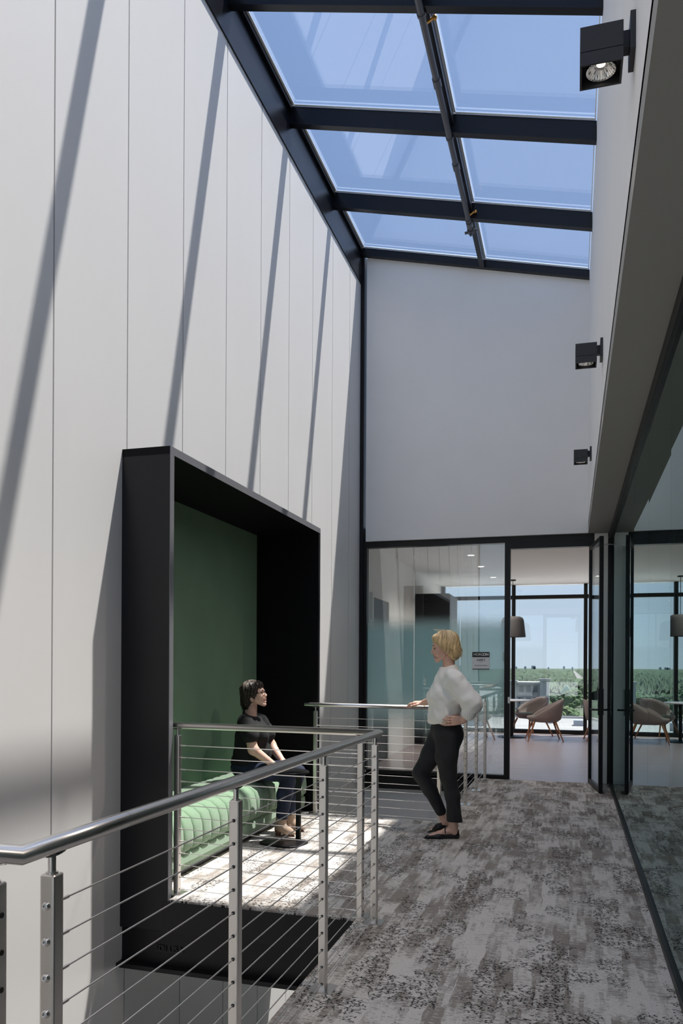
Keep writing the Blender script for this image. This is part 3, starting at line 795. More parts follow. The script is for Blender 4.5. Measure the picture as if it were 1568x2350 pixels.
def chair_proto():
    rt = empty('lounge_chair')
    N = 28
    def hgt(a):                         # a=0 at the back (+x), pi at the front
        t = abs(a) / math.pi
        return 0.47 + 0.33 * (1 - min(1, max(0, (t - 0.10) / 0.62)) ** 1.3) if t < 0.72 else 0.47
    outer, inner = [], []
    prof_o = [(0.10, 0.355), (0.24, 0.37), (0.30, 0.42)]
    rings = []
    for (r, z) in prof_o: rings.append([(r * math.cos(2 * math.pi * k / N) * 1.08, r * math.sin(2 * math.pi * k / N), z) for k in range(N)])
    for f in (0.35, 0.7, 1.0):
        ring = []
        for k in range(N):
            a = 2 * math.pi * k / N; a = a if a <= math.pi else a - 2 * math.pi
            h = hgt(a); z = 0.42 + (h - 0.42) * f; r = 0.31 + 0.035 * f * (0.5 + 0.5 * math.cos(a))
            ring.append((r * 1.08 * math.cos(a) + 0.03 * f * (h - 0.47), r * math.sin(a), z))
        rings.append(ring)
    top = rings[-1]
    def inn(ring, d, dz=0): return [(x * (1 - d / 0.32), y * (1 - d / 0.32), z + dz) for x, y, z in ring]
    rings.append(inn(top, 0.015, 0.012)); rings.append(inn(top, 0.035, 0.0)); rings.append(inn(rings[-4], 0.045)); rings.append(inn(rings[2], 0.04, 0.0))
    rings.append([(0.1 * math.cos(2 * math.pi * k / N), 0.1 * math.sin(2 * math.pi * k / N), 0.42) for k in range(N)])
    mb = MB(); mb.loft(rings, True, True); mb.build('shell', M['chair'], rt)
    mb = MB(); mb.loft([[(q * 0.27 * 1.08 * math.cos(2 * math.pi * k / N) - 0.01, q * 0.265 * math.sin(2 * math.pi * k / N), z) for k in range(N)] for q, z in ((0.9, 0.424), (1.0, 0.44), (1.0, 0.468), (0.92, 0.482), (0.3, 0.488))], True, True)
    mb.build('seat_pad', M['pad'], rt)
    for sx in (-1, 1):
        for sy in (-1, 1):
            mb = MB(); mb.tube([(sx * 0.20, sy * 0.19, 0.375), (sx * 0.335, sy * 0.30, 0.0)], [0.020, 0.012], 10); mb.build('leg', M['wood'], rt)
    return rt
lab = ['grey shell lounge chair with wooden legs, nearest the open door at the white table',
       'grey shell lounge chair on the window side of the white table',
       'grey shell lounge chair behind the glass on the left of the white table',
       'grey shell lounge chair farthest right, seen through the open door glass']
spots = [(-0.50, 16.25, R(8)), (-0.80, 17.25, R(45)), (-1.85, 16.15, R(200)), (0.62, 16.6, R(185))]
proto = chair_proto()
for i, (x, y, a) in enumerate(spots):
    c = proto if i == 0 else copy_tree(proto)
    c.location = (x, y, 0); c.rotation_euler = (0, 0, a)
    tag(c, lab[i], 'chair', 'lounge chairs in the cafe')
ct = empty('cafe_table', (-1.16, 16.75, 0))
mb = MB(); mb.lathe([(0.02, 0.028), (0.05, 0.026), (0.28, 0.012), (0.29, 0.0)], (0, 0), 32, True); mb.build('base', M['black'], ct)
mb = MB(); mb.cyl((0, 0), 0.035, 0.025, 0.75, 16); mb.build('column', M['black'], ct)
mb = MB(); mb.lathe([(0.36, 0.748), (0.385, 0.755), (0.39, 0.765), (0.385, 0.775), (0.02, 0.776)], (0, 0), 40, True); mb.build('table_top', M['table'], ct)
tag(ct, 'round white cafe table on a black pedestal between the lounge chairs', 'table')
pl = empty('pendant_lamp', (-1.15, 16.75, 2.06))
mb = MB(); mb.lathe([(0.265, 0.0), (0.262, 0.02), (0.225, 0.34), (0.20, 0.395), (0.15, 0.42), (0.02, 0.43)], (0, 0), 32)
mb.lathe([(0.02, 0.42), (0.15, 0.41), (0.19, 0.385), (0.215, 0.34), (0.255, 0.01), (0.265, 0.0)], (0, 0), 32); mb.build('lamp_shade', M['shade'], pl)
mb = MB(); mb.tube([(0, 0, 0.43), (0, 0, 1.16)], 0.006, 6); mb.build('cord', M['black'], pl)
mb = MB(); mb.cyl((0, 0), 0.06, 1.155, 1.18, 20); mb.build('canopy', M['black'], pl)
mb = MB(); mb.ball((0, 0, 0.25), 0.045, 12); mb.build('bulb', M['sign_white'], pl)
tag(pl, 'dark felt bell pendant lamp hanging over the white cafe table', 'lamp')
# ------------------------------------------------------------------ people: smooth blended bodies meshed with surface nets
def cap(a, b, ra, rb=None, k=0.02, op='u'):
    return ('c', np.array(a, float), np.array(b, float), ra, ra if rb is None else rb, k, op)
def ell(c, r, k=0.02, op='u', m=None):
    return ('e', np.array(c, float), np.array(r if isinstance(r, (tuple, list)) else (r, r, r), float), None if m is None else np.array(m, float), None, k, op)
def cut(n, p, k=0.004):                    # keeps the side the normal points away from
    n = np.array(n, float); n /= np.linalg.norm(n)
    return ('p', n, np.array(p, float), None, None, k, 'i')
def pdist(pr, P):
    t = pr[0]
    if t == 'c':
        a, b, ra, rb = pr[1:5]; ab = b - a
        h = np.clip(((P - a) @ ab) / max(1e-9, ab @ ab), 0, 1)
        q = P - a - h[:, None] * ab
        return np.sqrt((q * q).sum(1)) - (ra + (rb - ra) * h)
    if t == 'e':
        q = P - pr[1]
        if pr[3] is not None: q = q @ pr[3]
        k0 = np.sqrt(((q / pr[2]) ** 2).sum(1)); k1 = np.sqrt(((q / pr[2] ** 2) ** 2).sum(1))
        return np.where(k1 > 1e-9, k0 * (k0 - 1) / np.maximum(k1, 1e-9), -pr[2].min())
    return (P - pr[2]) @ pr[1]
def bounds(prims):
    lo, hi = [], []
    for p in prims:
        if p[6] != 'u': continue
        if p[0] == 'c':
            r = max(p[3], p[4]); lo.append(np.minimum(p[1], p[2]) - r); hi.append(np.maximum(p[1], p[2]) + r)
        else:
            r = p[2].max(); lo.append(p[1] - r); hi.append(p[1] + r)
    return np.min(lo, 0) - 0.02, np.max(hi, 0) + 0.02
def combine(prims, P):
    d = np.full(len(P), 9.0)
    for p in prims:
        e = pdist(p, P); k = p[5]
        if p[6] == 'u':
            h = np.clip(0.5 + 0.5 * (d - e) / k, 0, 1); d = d + (e - d) * h - k * h * (1 - h)
        else:
            if p[6] == 's': e = -e
            h = np.clip(0.5 - 0.5 * (d - e) / k, 0, 1); d = d + (e - d) * h + k * h * (1 - h)
    return d
def sdf_mesh(name, prims, h, disp=None):
    lo, hi = bounds(prims); n = np.ceil((hi - lo) / h).astype(int) + 2
    B = 14
    D = np.full(tuple(n), 1.0, np.float32)
    nb = -(-n // B)
    bi = np.stack(np.meshgrid(*[np.arange(q) for q in nb], indexing='ij'), -1).reshape(-1, 3)
    cen = lo + (bi * B + B / 2 - 0.5) * h; rad = B * h * 0.87 + 0.035
    E = np.stack([pdist(p, cen) for p in prims])
    isu = np.array([p[6] == 'u' for p in prims]); pl_ = np.array([p[0] == 'p' for p in prims])
    for q in range(len(bi)):
        act = (E[:, q] < rad) | pl_
        if not (act & isu).any(): continue
        if E[isu, q].min() < -rad and not (act & ~isu).any():
            s = tuple(slice(bi[q][a] * B, min(n[a], bi[q][a] * B + B)) for a in range(3)); D[s] = -1; continue
        rg = [np.arange(bi[q][a] * B, min(n[a], bi[q][a] * B + B)) for a in range(3)]
        if min(len(r) for r in rg) == 0: continue
        G = np.stack(np.meshgrid(*rg, indexing='ij'), -1).reshape(-1, 3)
        P = lo + G * h
        d = combine([p for p, a in zip(prims, act) if a], P)
        if disp is not None: d = d + disp(P)
        D[G[:, 0], G[:, 1], G[:, 2]] = d
    S = D < 0
    c = S[:-1, :-1, :-1].astype(np.int8)
    for dx, dy, dz in ((1, 0, 0), (0, 1, 0), (0, 0, 1), (1, 1, 0), (1, 0, 1), (0, 1, 1), (1, 1, 1)):
        c = c + S[dx:S.shape[0] - 1 + dx, dy:S.shape[1] - 1 + dy, dz:S.shape[2] - 1 + dz]
    I, J, K = np.nonzero((c > 0) & (c < 8))
    acc = np.zeros((len(I), 3)); cnt = np.zeros(len(I))
    cs = [(0, 0, 0), (1, 0, 0), (0, 1, 0), (1, 1, 0), (0, 0, 1), (1, 0, 1), (0, 1, 1), (1, 1, 1)]
    for a in range(8):
        for b in range(a + 1, 8):
            df = np.abs(np.array(cs[a]) - np.array(cs[b]))
            if df.sum() != 1: continue
            da = D[I + cs[a][0], J + cs[a][1], K + cs[a][2]]; db = D[I + cs[b][0], J + cs[b][1], K + cs[b][2]]
            m = (da < 0) != (db < 0)
            t = np.where(m, da / np.where(m, da - db, 1), 0)
            p = np.array(cs[a]) + t[:, None] * (np.array(cs[b]) - np.array(cs[a]))
            acc += np.where(m[:, None], p, 0); cnt += m
    V = lo + (np.stack([I, J, K], 1) + acc / np.maximum(cnt, 1)[:, None]) * h
    idx = np.full(c.shape, -1, np.int64); idx[I, J, K] = np.arange(len(I))
    F = []
    for ax in range(3):
        u, w = [(1, 2), (2, 0), (0, 1)][ax]
        s0 = [slice(1, -1)] * 3; s1 = [slice(1, -1)] * 3; s0[ax] = slice(0, -1); s1[ax] = slice(1, None)
        A, Bq = S[tuple(s0)], S[tuple(s1)]
        g = np.stack(np.nonzero(A != Bq), 1)
        if not len(g): continue
        off = np.ones(3, int); off[ax] = 0; g = g + off
        fl = S[g[:, 0], g[:, 1], g[:, 2]]
        eu = np.zeros(3, int); eu[u] = 1; ew = np.zeros(3, int); ew[w] = 1
        q = [idx[tuple((g - du * eu - dw * ew).T)] for du, dw in ((0, 0), (1, 0), (1, 1), (0, 1))]
        q = np.stack(q, 1); ok = (q >= 0).all(1); q = q[ok]; fl = fl[ok]
        q[~fl] = q[~fl][:, ::-1]
        F.append(q)
    F = np.concatenate(F)
    me = bpy.data.meshes.new(name)
    me.vertices.add(len(V)); me.vertices.foreach_set('co', V.astype(np.float32).ravel())
    me.loops.add(F.size); me.loops.foreach_set('vertex_index', F.astype(np.int32).ravel())
    me.polygons.add(len(F)); me.polygons.foreach_set('loop_start', np.arange(0, F.size, 4, dtype=np.int32))
    me.polygons.foreach_set('use_smooth', np.ones(len(F), bool))
    me.update(calc_edges=True); me.validate()
    return me

def head_xf(C, yaw, pitch, s):             # head space: face along +x, up +z
    Mx = Matrix.Rotation(yaw, 3, 'Z') @ Matrix.Rotation(-pitch, 3, 'Y')
    A = np.array(Mx)
    return (lambda p: np.array(C) + (A @ np.array(p, float)) * s), A
def head_prims(C, yaw, pitch, s):
    f, A = head_xf(C, yaw, pitch, s)
    e = lambda c, r, k=0.02, op='u': ell(f(c), tuple(q * s for q in r), k, op, A)
    c_ = lambda a, b, ra, rb, k=0.02, op='u': cap(f(a), f(b), ra * s, rb * s, k, op)
    L = [e((0.0, 0, 0), (0.097, 0.074, 0.098)),
         e((0.048, 0, -0.045), (0.052, 0.060, 0.078), 0.03),
         c_((0.012, 0.050, -0.090), (0.062, 0.016, -0.136), 0.018, 0.016, 0.018), c_((0.012, -0.050, -0.090), (0.062, -0.016, -0.136), 0.018, 0.016, 0.018),
         e((0.069, 0, -0.137), (0.016, 0.020, 0.015), 0.015),
         e((0.066, 0.036, -0.068), (0.026, 0.024, 0.024), 0.02), e((0.066, -0.036, -0.068), (0.026, 0.024, 0.024), 0.02),
         e((0.088, 0, -0.012), (0.012, 0.045, 0.010), 0.015),
         e((0.093, 0.030, -0.034), (0.012, 0.015, 0.009), 0.008, 's'), e((0.093, -0.030, -0.034), (0.012, 0.015, 0.009), 0.008, 's'),
         c_((0.090, 0, -0.026), (0.108, 0, -0.062), 0.009, 0.0115, 0.010), e((0.099, 0.010, -0.068), (0.011, 0.008, 0.008), 0.008), e((0.099, -0.010, -0.068), (0.011, 0.008, 0.008), 0.008),
         e((0.090, 0, -0.088), (0.012, 0.026, 0.008), 0.006), e((0.083, 0, -0.118), (0.011, 0.022, 0.008), 0.008),
         e((-0.008, 0.076, -0.060), (0.017, 0.009, 0.030), 0.006), e((-0.008, -0.076, -0.060), (0.017, 0.009, 0.030), 0.006),
         e((-0.004, 0.083, -0.056), (0.008, 0.006, 0.016), 0.004, 's'), e((-0.004, -0.083, -0.056), (0.008, 0.006, 0.016), 0.004, 's')]
    return L, f, A
def head_details(root, f, A, s, browm):
    Q = Matrix([list(r) for r in A]).to_4x4()
    def ball(name, c, r, m):
        mb = MB(); mb.ball((0, 0, 0), tuple(q * s for q in r), 10, Matrix.Translation(Vector(f(c))) @ Q); return mb.build(name, m, root)
    for sy in (-1, 1):
        e = ball('eye', (0.0835, sy * 0.031, -0.034), (0.0100, 0.0125, 0.0050), M['dark_eye'])
        mb = MB(); mb.tube([f((0.0870, sy * (0.018 + 0.008 * i), -0.041)) for i in range(4)], 0.0012 * s, 6); mb.build('lower_lid', M['skin_a'], e)
        mb = MB(); mb.tube([f((0.091, sy * (0.016 + 0.008 * i), -0.0265 + (0.003 if i in (1, 2) else 0))) for i in range(4)], 0.0022 * s, 6); mb.build('eyelash', M['dark_eye'], root)
        mb = MB(); mb.tube([f((0.103, sy * 0.013, -0.012)), f((0.100, sy * 0.030, -0.006)), f((0.090, sy * 0.047, -0.011))], [0.0028 * s, 0.0034 * s, 0.0016 * s], 6); mb.build('eyebrow', browm, root)
    ball('teeth', (0.084, 0, -0.1025), (0.0135, 0.021, 0.0050), M['teeth'])
    mb = MB(); mb.tube([f((0.076, -0.030, -0.090)), f((0.094, -0.014, -0.0965)), f((0.1000, 0, -0.0970)), f((0.094, 0.014, -0.0965)), f((0.076, 0.030, -0.090))], [0.0010 * s, 0.0020 * s, 0.0025 * s, 0.0020 * s, 0.0010 * s], 6)
    mb.tube([f((0.076, -0.030, -0.092)), f((0.089, -0.014, -0.1085)), f((0.093, 0, -0.1115)), f((0.089, 0.014, -0.1085)), f((0.076, 0.030, -0.092))], [0.0010 * s, 0.0024 * s, 0.0030 * s, 0.0024 * s, 0.0010 * s], 6)
    mb.build('lips', M['lips'], root)
def hand_prims(w, d, n, side, curls, tcurl=0.3, s=1.0, tdir=None):
    """w wrist, d towards the fingers, n the palm side the fingers curl to, side = which way the thumb leaves"""
    w = np.array(w, float); d = np.array(d, float); d /= np.linalg.norm(d)
    n = np.array(n, float); n -= d * (n @ d); n /= np.linalg.norm(n)
    u = np.cross(d, n) * side                   # towards the thumb
    L = []
    offs = (0.030, 0.010, -0.010, -0.029); lens = (0.076, 0.084, 0.078, 0.060)
    for i in range(4):
        kn = w + (d * (0.088 - 0.006 * (i == 3) - 0.004 * (i == 0)) + u * offs[i]) * s
        L.append(cap(w + (d * 0.012 + u * offs[i] * 0.55) * s, kn, 0.0165 * s, 0.0118 * s, 0.010))
    for i in range(4):
        kn = w + (d * (0.088 - 0.006 * (i == 3) - 0.004 * (i == 0)) + u * offs[i]) * s
        p = kn; ang = 0.0; sp = offs[i] * 2.2
        for j, fr in enumerate((0.46, 0.30, 0.24)):
            ang += curls[i][j] if isinstance(curls[i], (tuple, list)) else curls[i]
            dir_ = (d + u * sp) * math.cos(ang) + n * math.sin(ang); dir_ /= np.linalg.norm(dir_)
            q = p + dir_ * lens[i] * fr * s
            L.append(cap(p, q, (0.0088 - 0.0009 * j) * s, (0.0080 - 0.0009 * j) * s, 0.0035)); p = q
    t0 = w + (d * 0.022 + u * 0.020 + n * 0.004) * s
    td = d * 0.62 + u * 0.72 + n * tcurl if tdir is None else np.array(tdir, float); td /= np.linalg.norm(td)
    t1 = t0 + td * 0.040 * s
    td2 = d * 0.9 + u * 0.32 + n * tcurl if tdir is None else td * 0.8 + d * 0.5; td2 /= np.linalg.norm(td2)
    t2 = t1 + td2 * 0.030 * s; t3 = t2 + td2 * 0.024 * s
    L += [cap(t0, t1, 0.0150 * s, 0.0108 * s, 0.010), cap(t1, t2, 0.0102 * s, 0.0094 * s, 0.004), cap(t2, t3, 0.0094 * s, 0.0070 * s, 0.004)]
    return L
def wrinkle(amp, f1, f2, ph=0.0):
    def g(P):
        a = P[:, 0] * f1 + P[:, 2] * f2 + ph
        return amp * (np.sin(a + 1.7 * np.sin(P[:, 1] * f1 * 0.8 + P[:, 2] * f1 * 0.5)) + 0.6 * np.sin(1.9 * a - P[:, 1] * f2 * 1.3 + 2.0))
    return g
def locks(mb, f, s, specs, rng):
    """tapered hair strands over the head, each a polar path in head space"""
    for pts, r in specs:
        mb.tube([f(p) for p in pts], [r * s * q for q in np.linspace(1.0, 0.25, len(pts))], 5)

# ---- the standing person (local frame: x along the picture's right, y away from the camera)
pa = (-1.043, 6.796, 0.0)
HC = (0.006, 0.0, 1.638); HS = 1.0
hp, hf, HA = head_prims(HC, math.pi, R(-2), HS)
body = list(hp)
body += [cap((0.038, 0, 1.56), (0.046, 0, 1.40), 0.049, 0.055, 0.016), cap((0.040, 0, 1.35), (0.035, 0, 1.10), 0.085, 0.10, 0.03),
         cap((0.050, -0.12, 1.325), (0.050, 0.12, 1.325), 0.04, 0.04, 0.03), cap((0.03, -0.06, 1.0), (0.03, 0.06, 1.0), 0.11, 0.11, 0.05)]
# left arm (near the camera) with the hand on the hip
body += [cap((0.095, -0.165, 1.310), (0.225, -0.235, 1.125), 0.043, 0.040, 0.03), cap((0.225, -0.235, 1.125), (0.146, -0.212, 1.010), 0.038, 0.027, 0.015)]
body += hand_prims((0.142, -0.205, 1.006), (-0.90, 0.02, -0.06), (-0.1, 0.95, 0.1), 1, [(0.10, 0.15, 0.2), (0.12, 0.15, 0.2), (0.15, 0.2, 0.2), (0.2, 0.2, 0.2)], 0.4, 1.04, tdir=(-0.3, 0.8, 0.3))
# right arm reaching to the far handrail
body += [cap((0.02, 0.17, 1.335), (-0.02, 0.37, 1.165), 0.047, 0.040, 0.03), cap((-0.02, 0.37, 1.165), (-0.112, 0.565, 1.112), 0.038, 0.028, 0.015)]
body += hand_prims((-0.116, 0.570, 1.112), (-0.93, 0.34, -0.02), (-0.1, 0.2, -1.0), 1, [(0.15, 0.5, 0.4), (0.2, 0.7, 0.6), (0.3, 0.8, 0.7), (0.35, 0.8, 0.7)], 0.15, 1.0)
# legs and feet
body += [cap((0.02, -0.09, 0.90), (0.025, -0.09, 0.53), 0.075, 0.045, 0.03), cap((0.028, -0.09, 0.53), (0.073, -0.09, 0.30), 0.045, 0.038, 0.02), cap((0.073, -0.09, 0.30), (0.080, -0.09, 0.10), 0.038, 0.035, 0.02),
         cap((-0.01, 0.09, 0.88), (-0.175, 0.09, 0.53), 0.065, 0.045, 0.03), cap((-0.180, 0.09, 0.53), (-0.06, 0.095, 0.29), 0.042, 0.036, 0.02), cap((-0.06, 0.095, 0.29), (0.030, 0.10, 0.11), 0.036, 0.033, 0.02),
         cap((0.075, -0.09, 0.10), (0.085, -0.09, 0.045), 0.036, 0.034, 0.015), cap((0.072, -0.09, 0.075), (-0.045, -0.105, 0.038), 0.036, 0.024, 0.02), cap((-0.045, -0.105, 0.036), (-0.125, -0.112, 0.024), 0.026, 0.015, 0.015),
         cap((0.040, 0.10, 0.11), (0.065, 0.10, 0.085), 0.036, 0.032, 0.02), cap((0.036, 0.10, 0.10), (-0.030, 0.10, 0.045), 0.034, 0.024, 0.02), cap((-0.030, 0.10, 0.042), (-0.085, 0.10, 0.026), 0.025, 0.016, 0.015)]
me = sdf_mesh('person', body, 0.0042)
pA = link('person', me, M['skin_a'])
pA.location = pa; pA.rotation_euler = (0, 0, R(YAW))
tag(pA, 'person with blond bob in white sweatshirt and black trousers standing with hand on rail', 'person')
head_details(pA, hf, HA, HS, M['brow'])
# white sweatshirt
sh = [ell((0.030, 0, 1.255), (0.125, 0.175, 0.17), 0.05), ell((0.008, 0, 1.10), (0.134, 0.172, 0.19), 0.08), ell((0.000, 0, 0.985), (0.134, 0.165, 0.10), 0.06),
      ell((-0.070, -0.065, 1.195), (0.062, 0.07, 0.07), 0.05), ell((-0.070, 0.065, 1.195), (0.062, 0.07, 0.07), 0.05),
      cap((0.045, -0.13, 1.365), (0.045, 0.13, 1.365), 0.066, 0.066, 0.06), cap((0.040, 0, 1.36), (0.042, 0, 1.50), 0.092, 0.064, 0.03),
      cap((0.075, -0.165, 1.33), (0.205, -0.225, 1.145), 0.082, 0.083, 0.05), cap((0.205, -0.225, 1.145), (0.180, -0.222, 1.062), 0.080, 0.058, 0.04),
      cap((0.197, -0.225, 1.075), (0.172, -0.219, 1.045), 0.047, 0.044, 0.008),
      cap((0.03, 0.165, 1.335), (-0.01, 0.35, 1.180), 0.080, 0.078, 0.05), cap((-0.01, 0.35, 1.180), (-0.030, 0.395, 1.155), 0.076, 0.05, 0.03),
      cut((-0.14, 0, 1.0), (0.032, 0, 1.452)), ell((0.040, 0, 1.475), (0.060, 0.058, 0.050), 0.005, 's'),
      cut((0.10, 0, -1.0), (0.0, 0, 0.966), 0.006)]
def shirt_disp(P):
    w = wrinkle(0.0034, 17, 29)(P) + wrinkle(0.0020, -31, 37, 1.3)(P)
    d = P - np.array((0.18, -0.222, 1.06)); t = d @ np.array((0.64, 0.07, 0.77)) * -1
    cuff = ((d * d).sum(1) < 0.0042)
    return np.where(cuff, 0.0018 * np.sin(np.arctan2(d[:, 1], d[:, 0]) * 20), w)
link('sweatshirt', sdf_mesh('sweatshirt', sh, 0.0045, shirt_disp), M['shirt'], pA)
# trousers
tr = [ell((0.020, 0, 0.93), (0.128, 0.155, 0.14), 0.05), ell((0.062, -0.068, 0.862), (0.100, 0.09, 0.115), 0.05), ell((0.062, 0.068, 0.862), (0.100, 0.09, 0.115), 0.05),
      cap((0.022, -0.088, 0.86), (0.016, -0.09, 0.690), 0.108, 0.092, 0.04), cap((0.016, -0.09, 0.690), (0.030, -0.09, 0.52), 0.092, 0.072, 0.03),
      cap((0.030, -0.09, 0.52), (0.066, -0.09, 0.36), 0.070, 0.060, 0.02), cap((0.066, -0.09, 0.36), (0.090, -0.09, 0.12), 0.058, 0.066, 0.03),
      cap((-0.005, 0.085, 0.86), (-0.090, 0.088, 0.690), 0.106, 0.088, 0.04), cap((-0.090, 0.088, 0.690), (-0.186, 0.09, 0.525), 0.088, 0.070, 0.03),
      cap((-0.186, 0.09, 0.525), (-0.105, 0.092, 0.385), 0.068, 0.062, 0.02), cap((-0.105, 0.092, 0.385), (-0.008, 0.097, 0.195), 0.060, 0.047, 0.03),
      cut((0, 0, 1), (0, 0, 1.01), 0.004)]
def tr_cut(P):
    # the two hems end at different heights
    return np.zeros(len(P))
lowcut_n = [('p', np.array((0.0, 0.0, -1.0)), np.array((0, 0, 0.142)), None, None, 0.004, 'i')]
link('trousers', sdf_mesh('trousers', tr + lowcut_n, 0.0045, wrinkle(0.0018, 23, 19)), M['jeans_black'], pA)
# ballet flats
def flat_shoe(toe, heel, yc, lift):
    t = np.array(toe, float); hl = np.array(heel, float); mid = t * 0.55 + hl * 0.45
    L = [cap(hl + (-0.022, 0, 0.020), mid + (0, 0, 0.016), 0.030, 0.034, 0.02), cap(mid + (0, 0, 0.016), t + (0.030, 0, 0.010), 0.034, 0.018, 0.02), cap(t + (0.030, 0, 0.010), t + (0.006, 0, 0.006), 0.018, 0.006, 0.01),
         cap(hl + (-0.020, 0, 0.022), hl + (-0.018, 0, 0.058), 0.030, 0.026, 0.02)]
    L += [cap(hl + (-0.034, 0, 0.078), mid + (-0.028, 0, 0.070), 0.026, 0.030, 0.006, 's')]
    dn = np.cross(np.array((0, 1.0, 0)), (hl - t)); dn /= np.linalg.norm(dn)
    if dn[2] > 0: dn = -dn
    L.append(('p', dn, t + np.array((0, 0, -0.002)), None, None, 0.004, 'i'))
    return L
for nm, toe, heel in (('near', (-0.176, -0.115, 0.002), (0.116, -0.09, 0.002)), ('far', (-0.118, 0.10, 0.004), (0.095, 0.10, 0.080))):
    o = link('ballet_flat', sdf_mesh('ballet_flat', flat_shoe(toe, heel, 0, 0), 0.0036), M['flat'], pA)
    if nm == 'near':
        mb = MB(); mb.tube([(0.006, -0.132, 0.050), (0.000, -0.128, 0.076), (0.014, -0.095, 0.104), (0.006, -0.062, 0.078), (0.004, -0.058, 0.05)], 0.0045, 6); mb.build('ankle_strap', M['flat'], o)
    else:
        mb = MB(); mb.tube([(-0.018, 0.062, 0.050), (-0.012, 0.062, 0.082), (0.0, 0.10, 0.112), (-0.012, 0.138, 0.082), (-0.018, 0.138, 0.05)], 0.0045, 6); mb.build('ankle_strap', M['flat'], o)
def hcut(f, A, p, q, s):                   # hairline: keep what lies behind and above the line p-q in profile
    n = np.array((p[1] - q[1], 0, -(p[0] - q[0])), float); n /= np.linalg.norm(n)
    return ('p', A @ n, f((p[0], 0, p[1])), None, None, 0.012, 'i')
def trim(pts, p, q):
    n = (p[1] - q[1], -(p[0] - q[0])); ln = math.hypot(*n); out = []
    for a in pts:
        d = ((a[0] - p[0]) * n[0] + (a[2] - p[1]) * n[1]) / ln
        if d > 0.004: break
        out.append(a)
    return out
# blond bob
def HE(c, r, k=0.02, op='u'): return ell(hf(c), tuple(q * HS for q in r), k, op, HA)
hair = [HE((-0.012, 0, 0.020), (0.112, 0.094, 0.096), 0.03), HE((-0.052, 0, -0.040), (0.082, 0.096, 0.088), 0.04), HE((-0.072, 0, -0.088), (0.058, 0.082, 0.052), 0.03),
        HE((0.022, 0.060, -0.010), (0.070, 0.036, 0.060), 0.03), HE((0.022, -0.060, -0.010), (0.070, 0.036, 0.060), 0.03),
        HE((0.046, 0, 0.058), (0.058, 0.070, 0.032), 0.03),
        hcut(hf, HA, (0.098, 0.030), (-0.012, -0.088), HS)]
def hair_disp(P):
    q = (P - np.array(HC)) @ HA
    a = np.arctan2(q[:, 1], q[:, 2] + 0.05) ; b = np.arctan2(q[:, 0], np.abs(q[:, 1]) + 0.04)
    return 0.0022 * np.sin(b * 34 + 3 * np.sin(a * 3)) + 0.0014 * np.sin(b * 71 + 5 * np.sin(q[:, 2] * 30))
ho = link('hair', sdf_mesh('hair', hair, 0.0036, hair_disp), M['blond'], pA)
rng = random.Random(3); tones = [MB(), MB(), MB()]
for i in range(460):
    mb = tones[rng.choice((0, 0, 1, 1, 2))]
    sy = rng.choice((-1, -1, 1)); ph = rng.uniform(-1.25, 1.57)
    ax = -math.sin(ph); ay = sy * abs(math.cos(ph)); drop = rng.uniform(0.55, 1.10); lift = rng.uniform(0.99, 1.035); sway = rng.uniform(-0.12, 0.10)
    flick = rng.uniform(0.0, 0.020) if ph > -0.2 else 0.0
    pts = []
    for j in range(9):
        t = j / 8.0; th = min(0.22 + t * 1.45, 1.5)
        ax2 = -math.sin(ph + sway * t); ay2 = sy * abs(math.cos(ph + sway * t))
        low = max(0.0, t - 0.6)
        x = -0.014 + 0.117 * math.sin(th) * ax2 * lift - (0.012 * low if ph > 0.2 else 0) ; y = 0.0985 * math.sin(th) * ay2 * lift * (1 - 0.10 * low)
        z = 0.022 + 0.099 * math.cos(th) * lift - low * 0.33 * drop
        if j == 8: x += flick * ax2; y += flick * ay2
        pts.append((x, y, z))
    pts = trim(pts, (0.100, 0.026), (-0.010, -0.092))
    if len(pts) < 4: continue
    mb.tube([hf(q) for q in pts], ([0.0022] + [0.0036] * (len(pts) - 4) + [0.0032, 0.0022, 0.0006]), 5)
for mb, m in zip(tones, ('blond', 'blond_light', 'blond_dark')):
    lk = mb.build('hair_locks', M[m], ho); lk['kind'] = 'stuff'
mb = MB()
for i in range(16):
    a = rng.uniform(0, 6.28); r0 = 0.05
    p0 = (0.02 + 0.04 * math.cos(a), 0.05 * math.sin(a), 0.112); p1 = (p0[0] + rng.uniform(-0.01, 0.05), p0[1] * 1.3, 0.118 + rng.uniform(0.0, 0.016))
    mb.tube([hf(p0), hf(((p0[0] + p1[0]) / 2, p0[1], 0.126)), hf(p1)], [0.0012, 0.001, 0.0004], 4)
lk = mb.build('flyaway_hair', M['blond_light'], ho); lk['kind'] = 'stuff'
mb = MB(); mb.tube([(-0.107 + 0.008 * 0, 0.55 + 0.036 * math.cos(t), 1.113 + 0.036 * math.sin(t)) for t in np.linspace(0, 6.28, 17)], 0.003, 6); mb.build('bracelet', M['gold'], pA)
mb = MB(); mb.tube([(-0.004 + 0.011 * math.sin(t) * 0.1, -0.2 + 0.011 * math.cos(t), 0.986 + 0.011 * math.sin(t)) for t in np.linspace(0, 6.28, 13)], 0.0022, 6); mb.build('ring', M['gold'], pA)
mb = MB(); mb.ball(hf((-0.004, -0.082, -0.092)), 0.005, 8); mb.build('earring', M['gold'], pA)

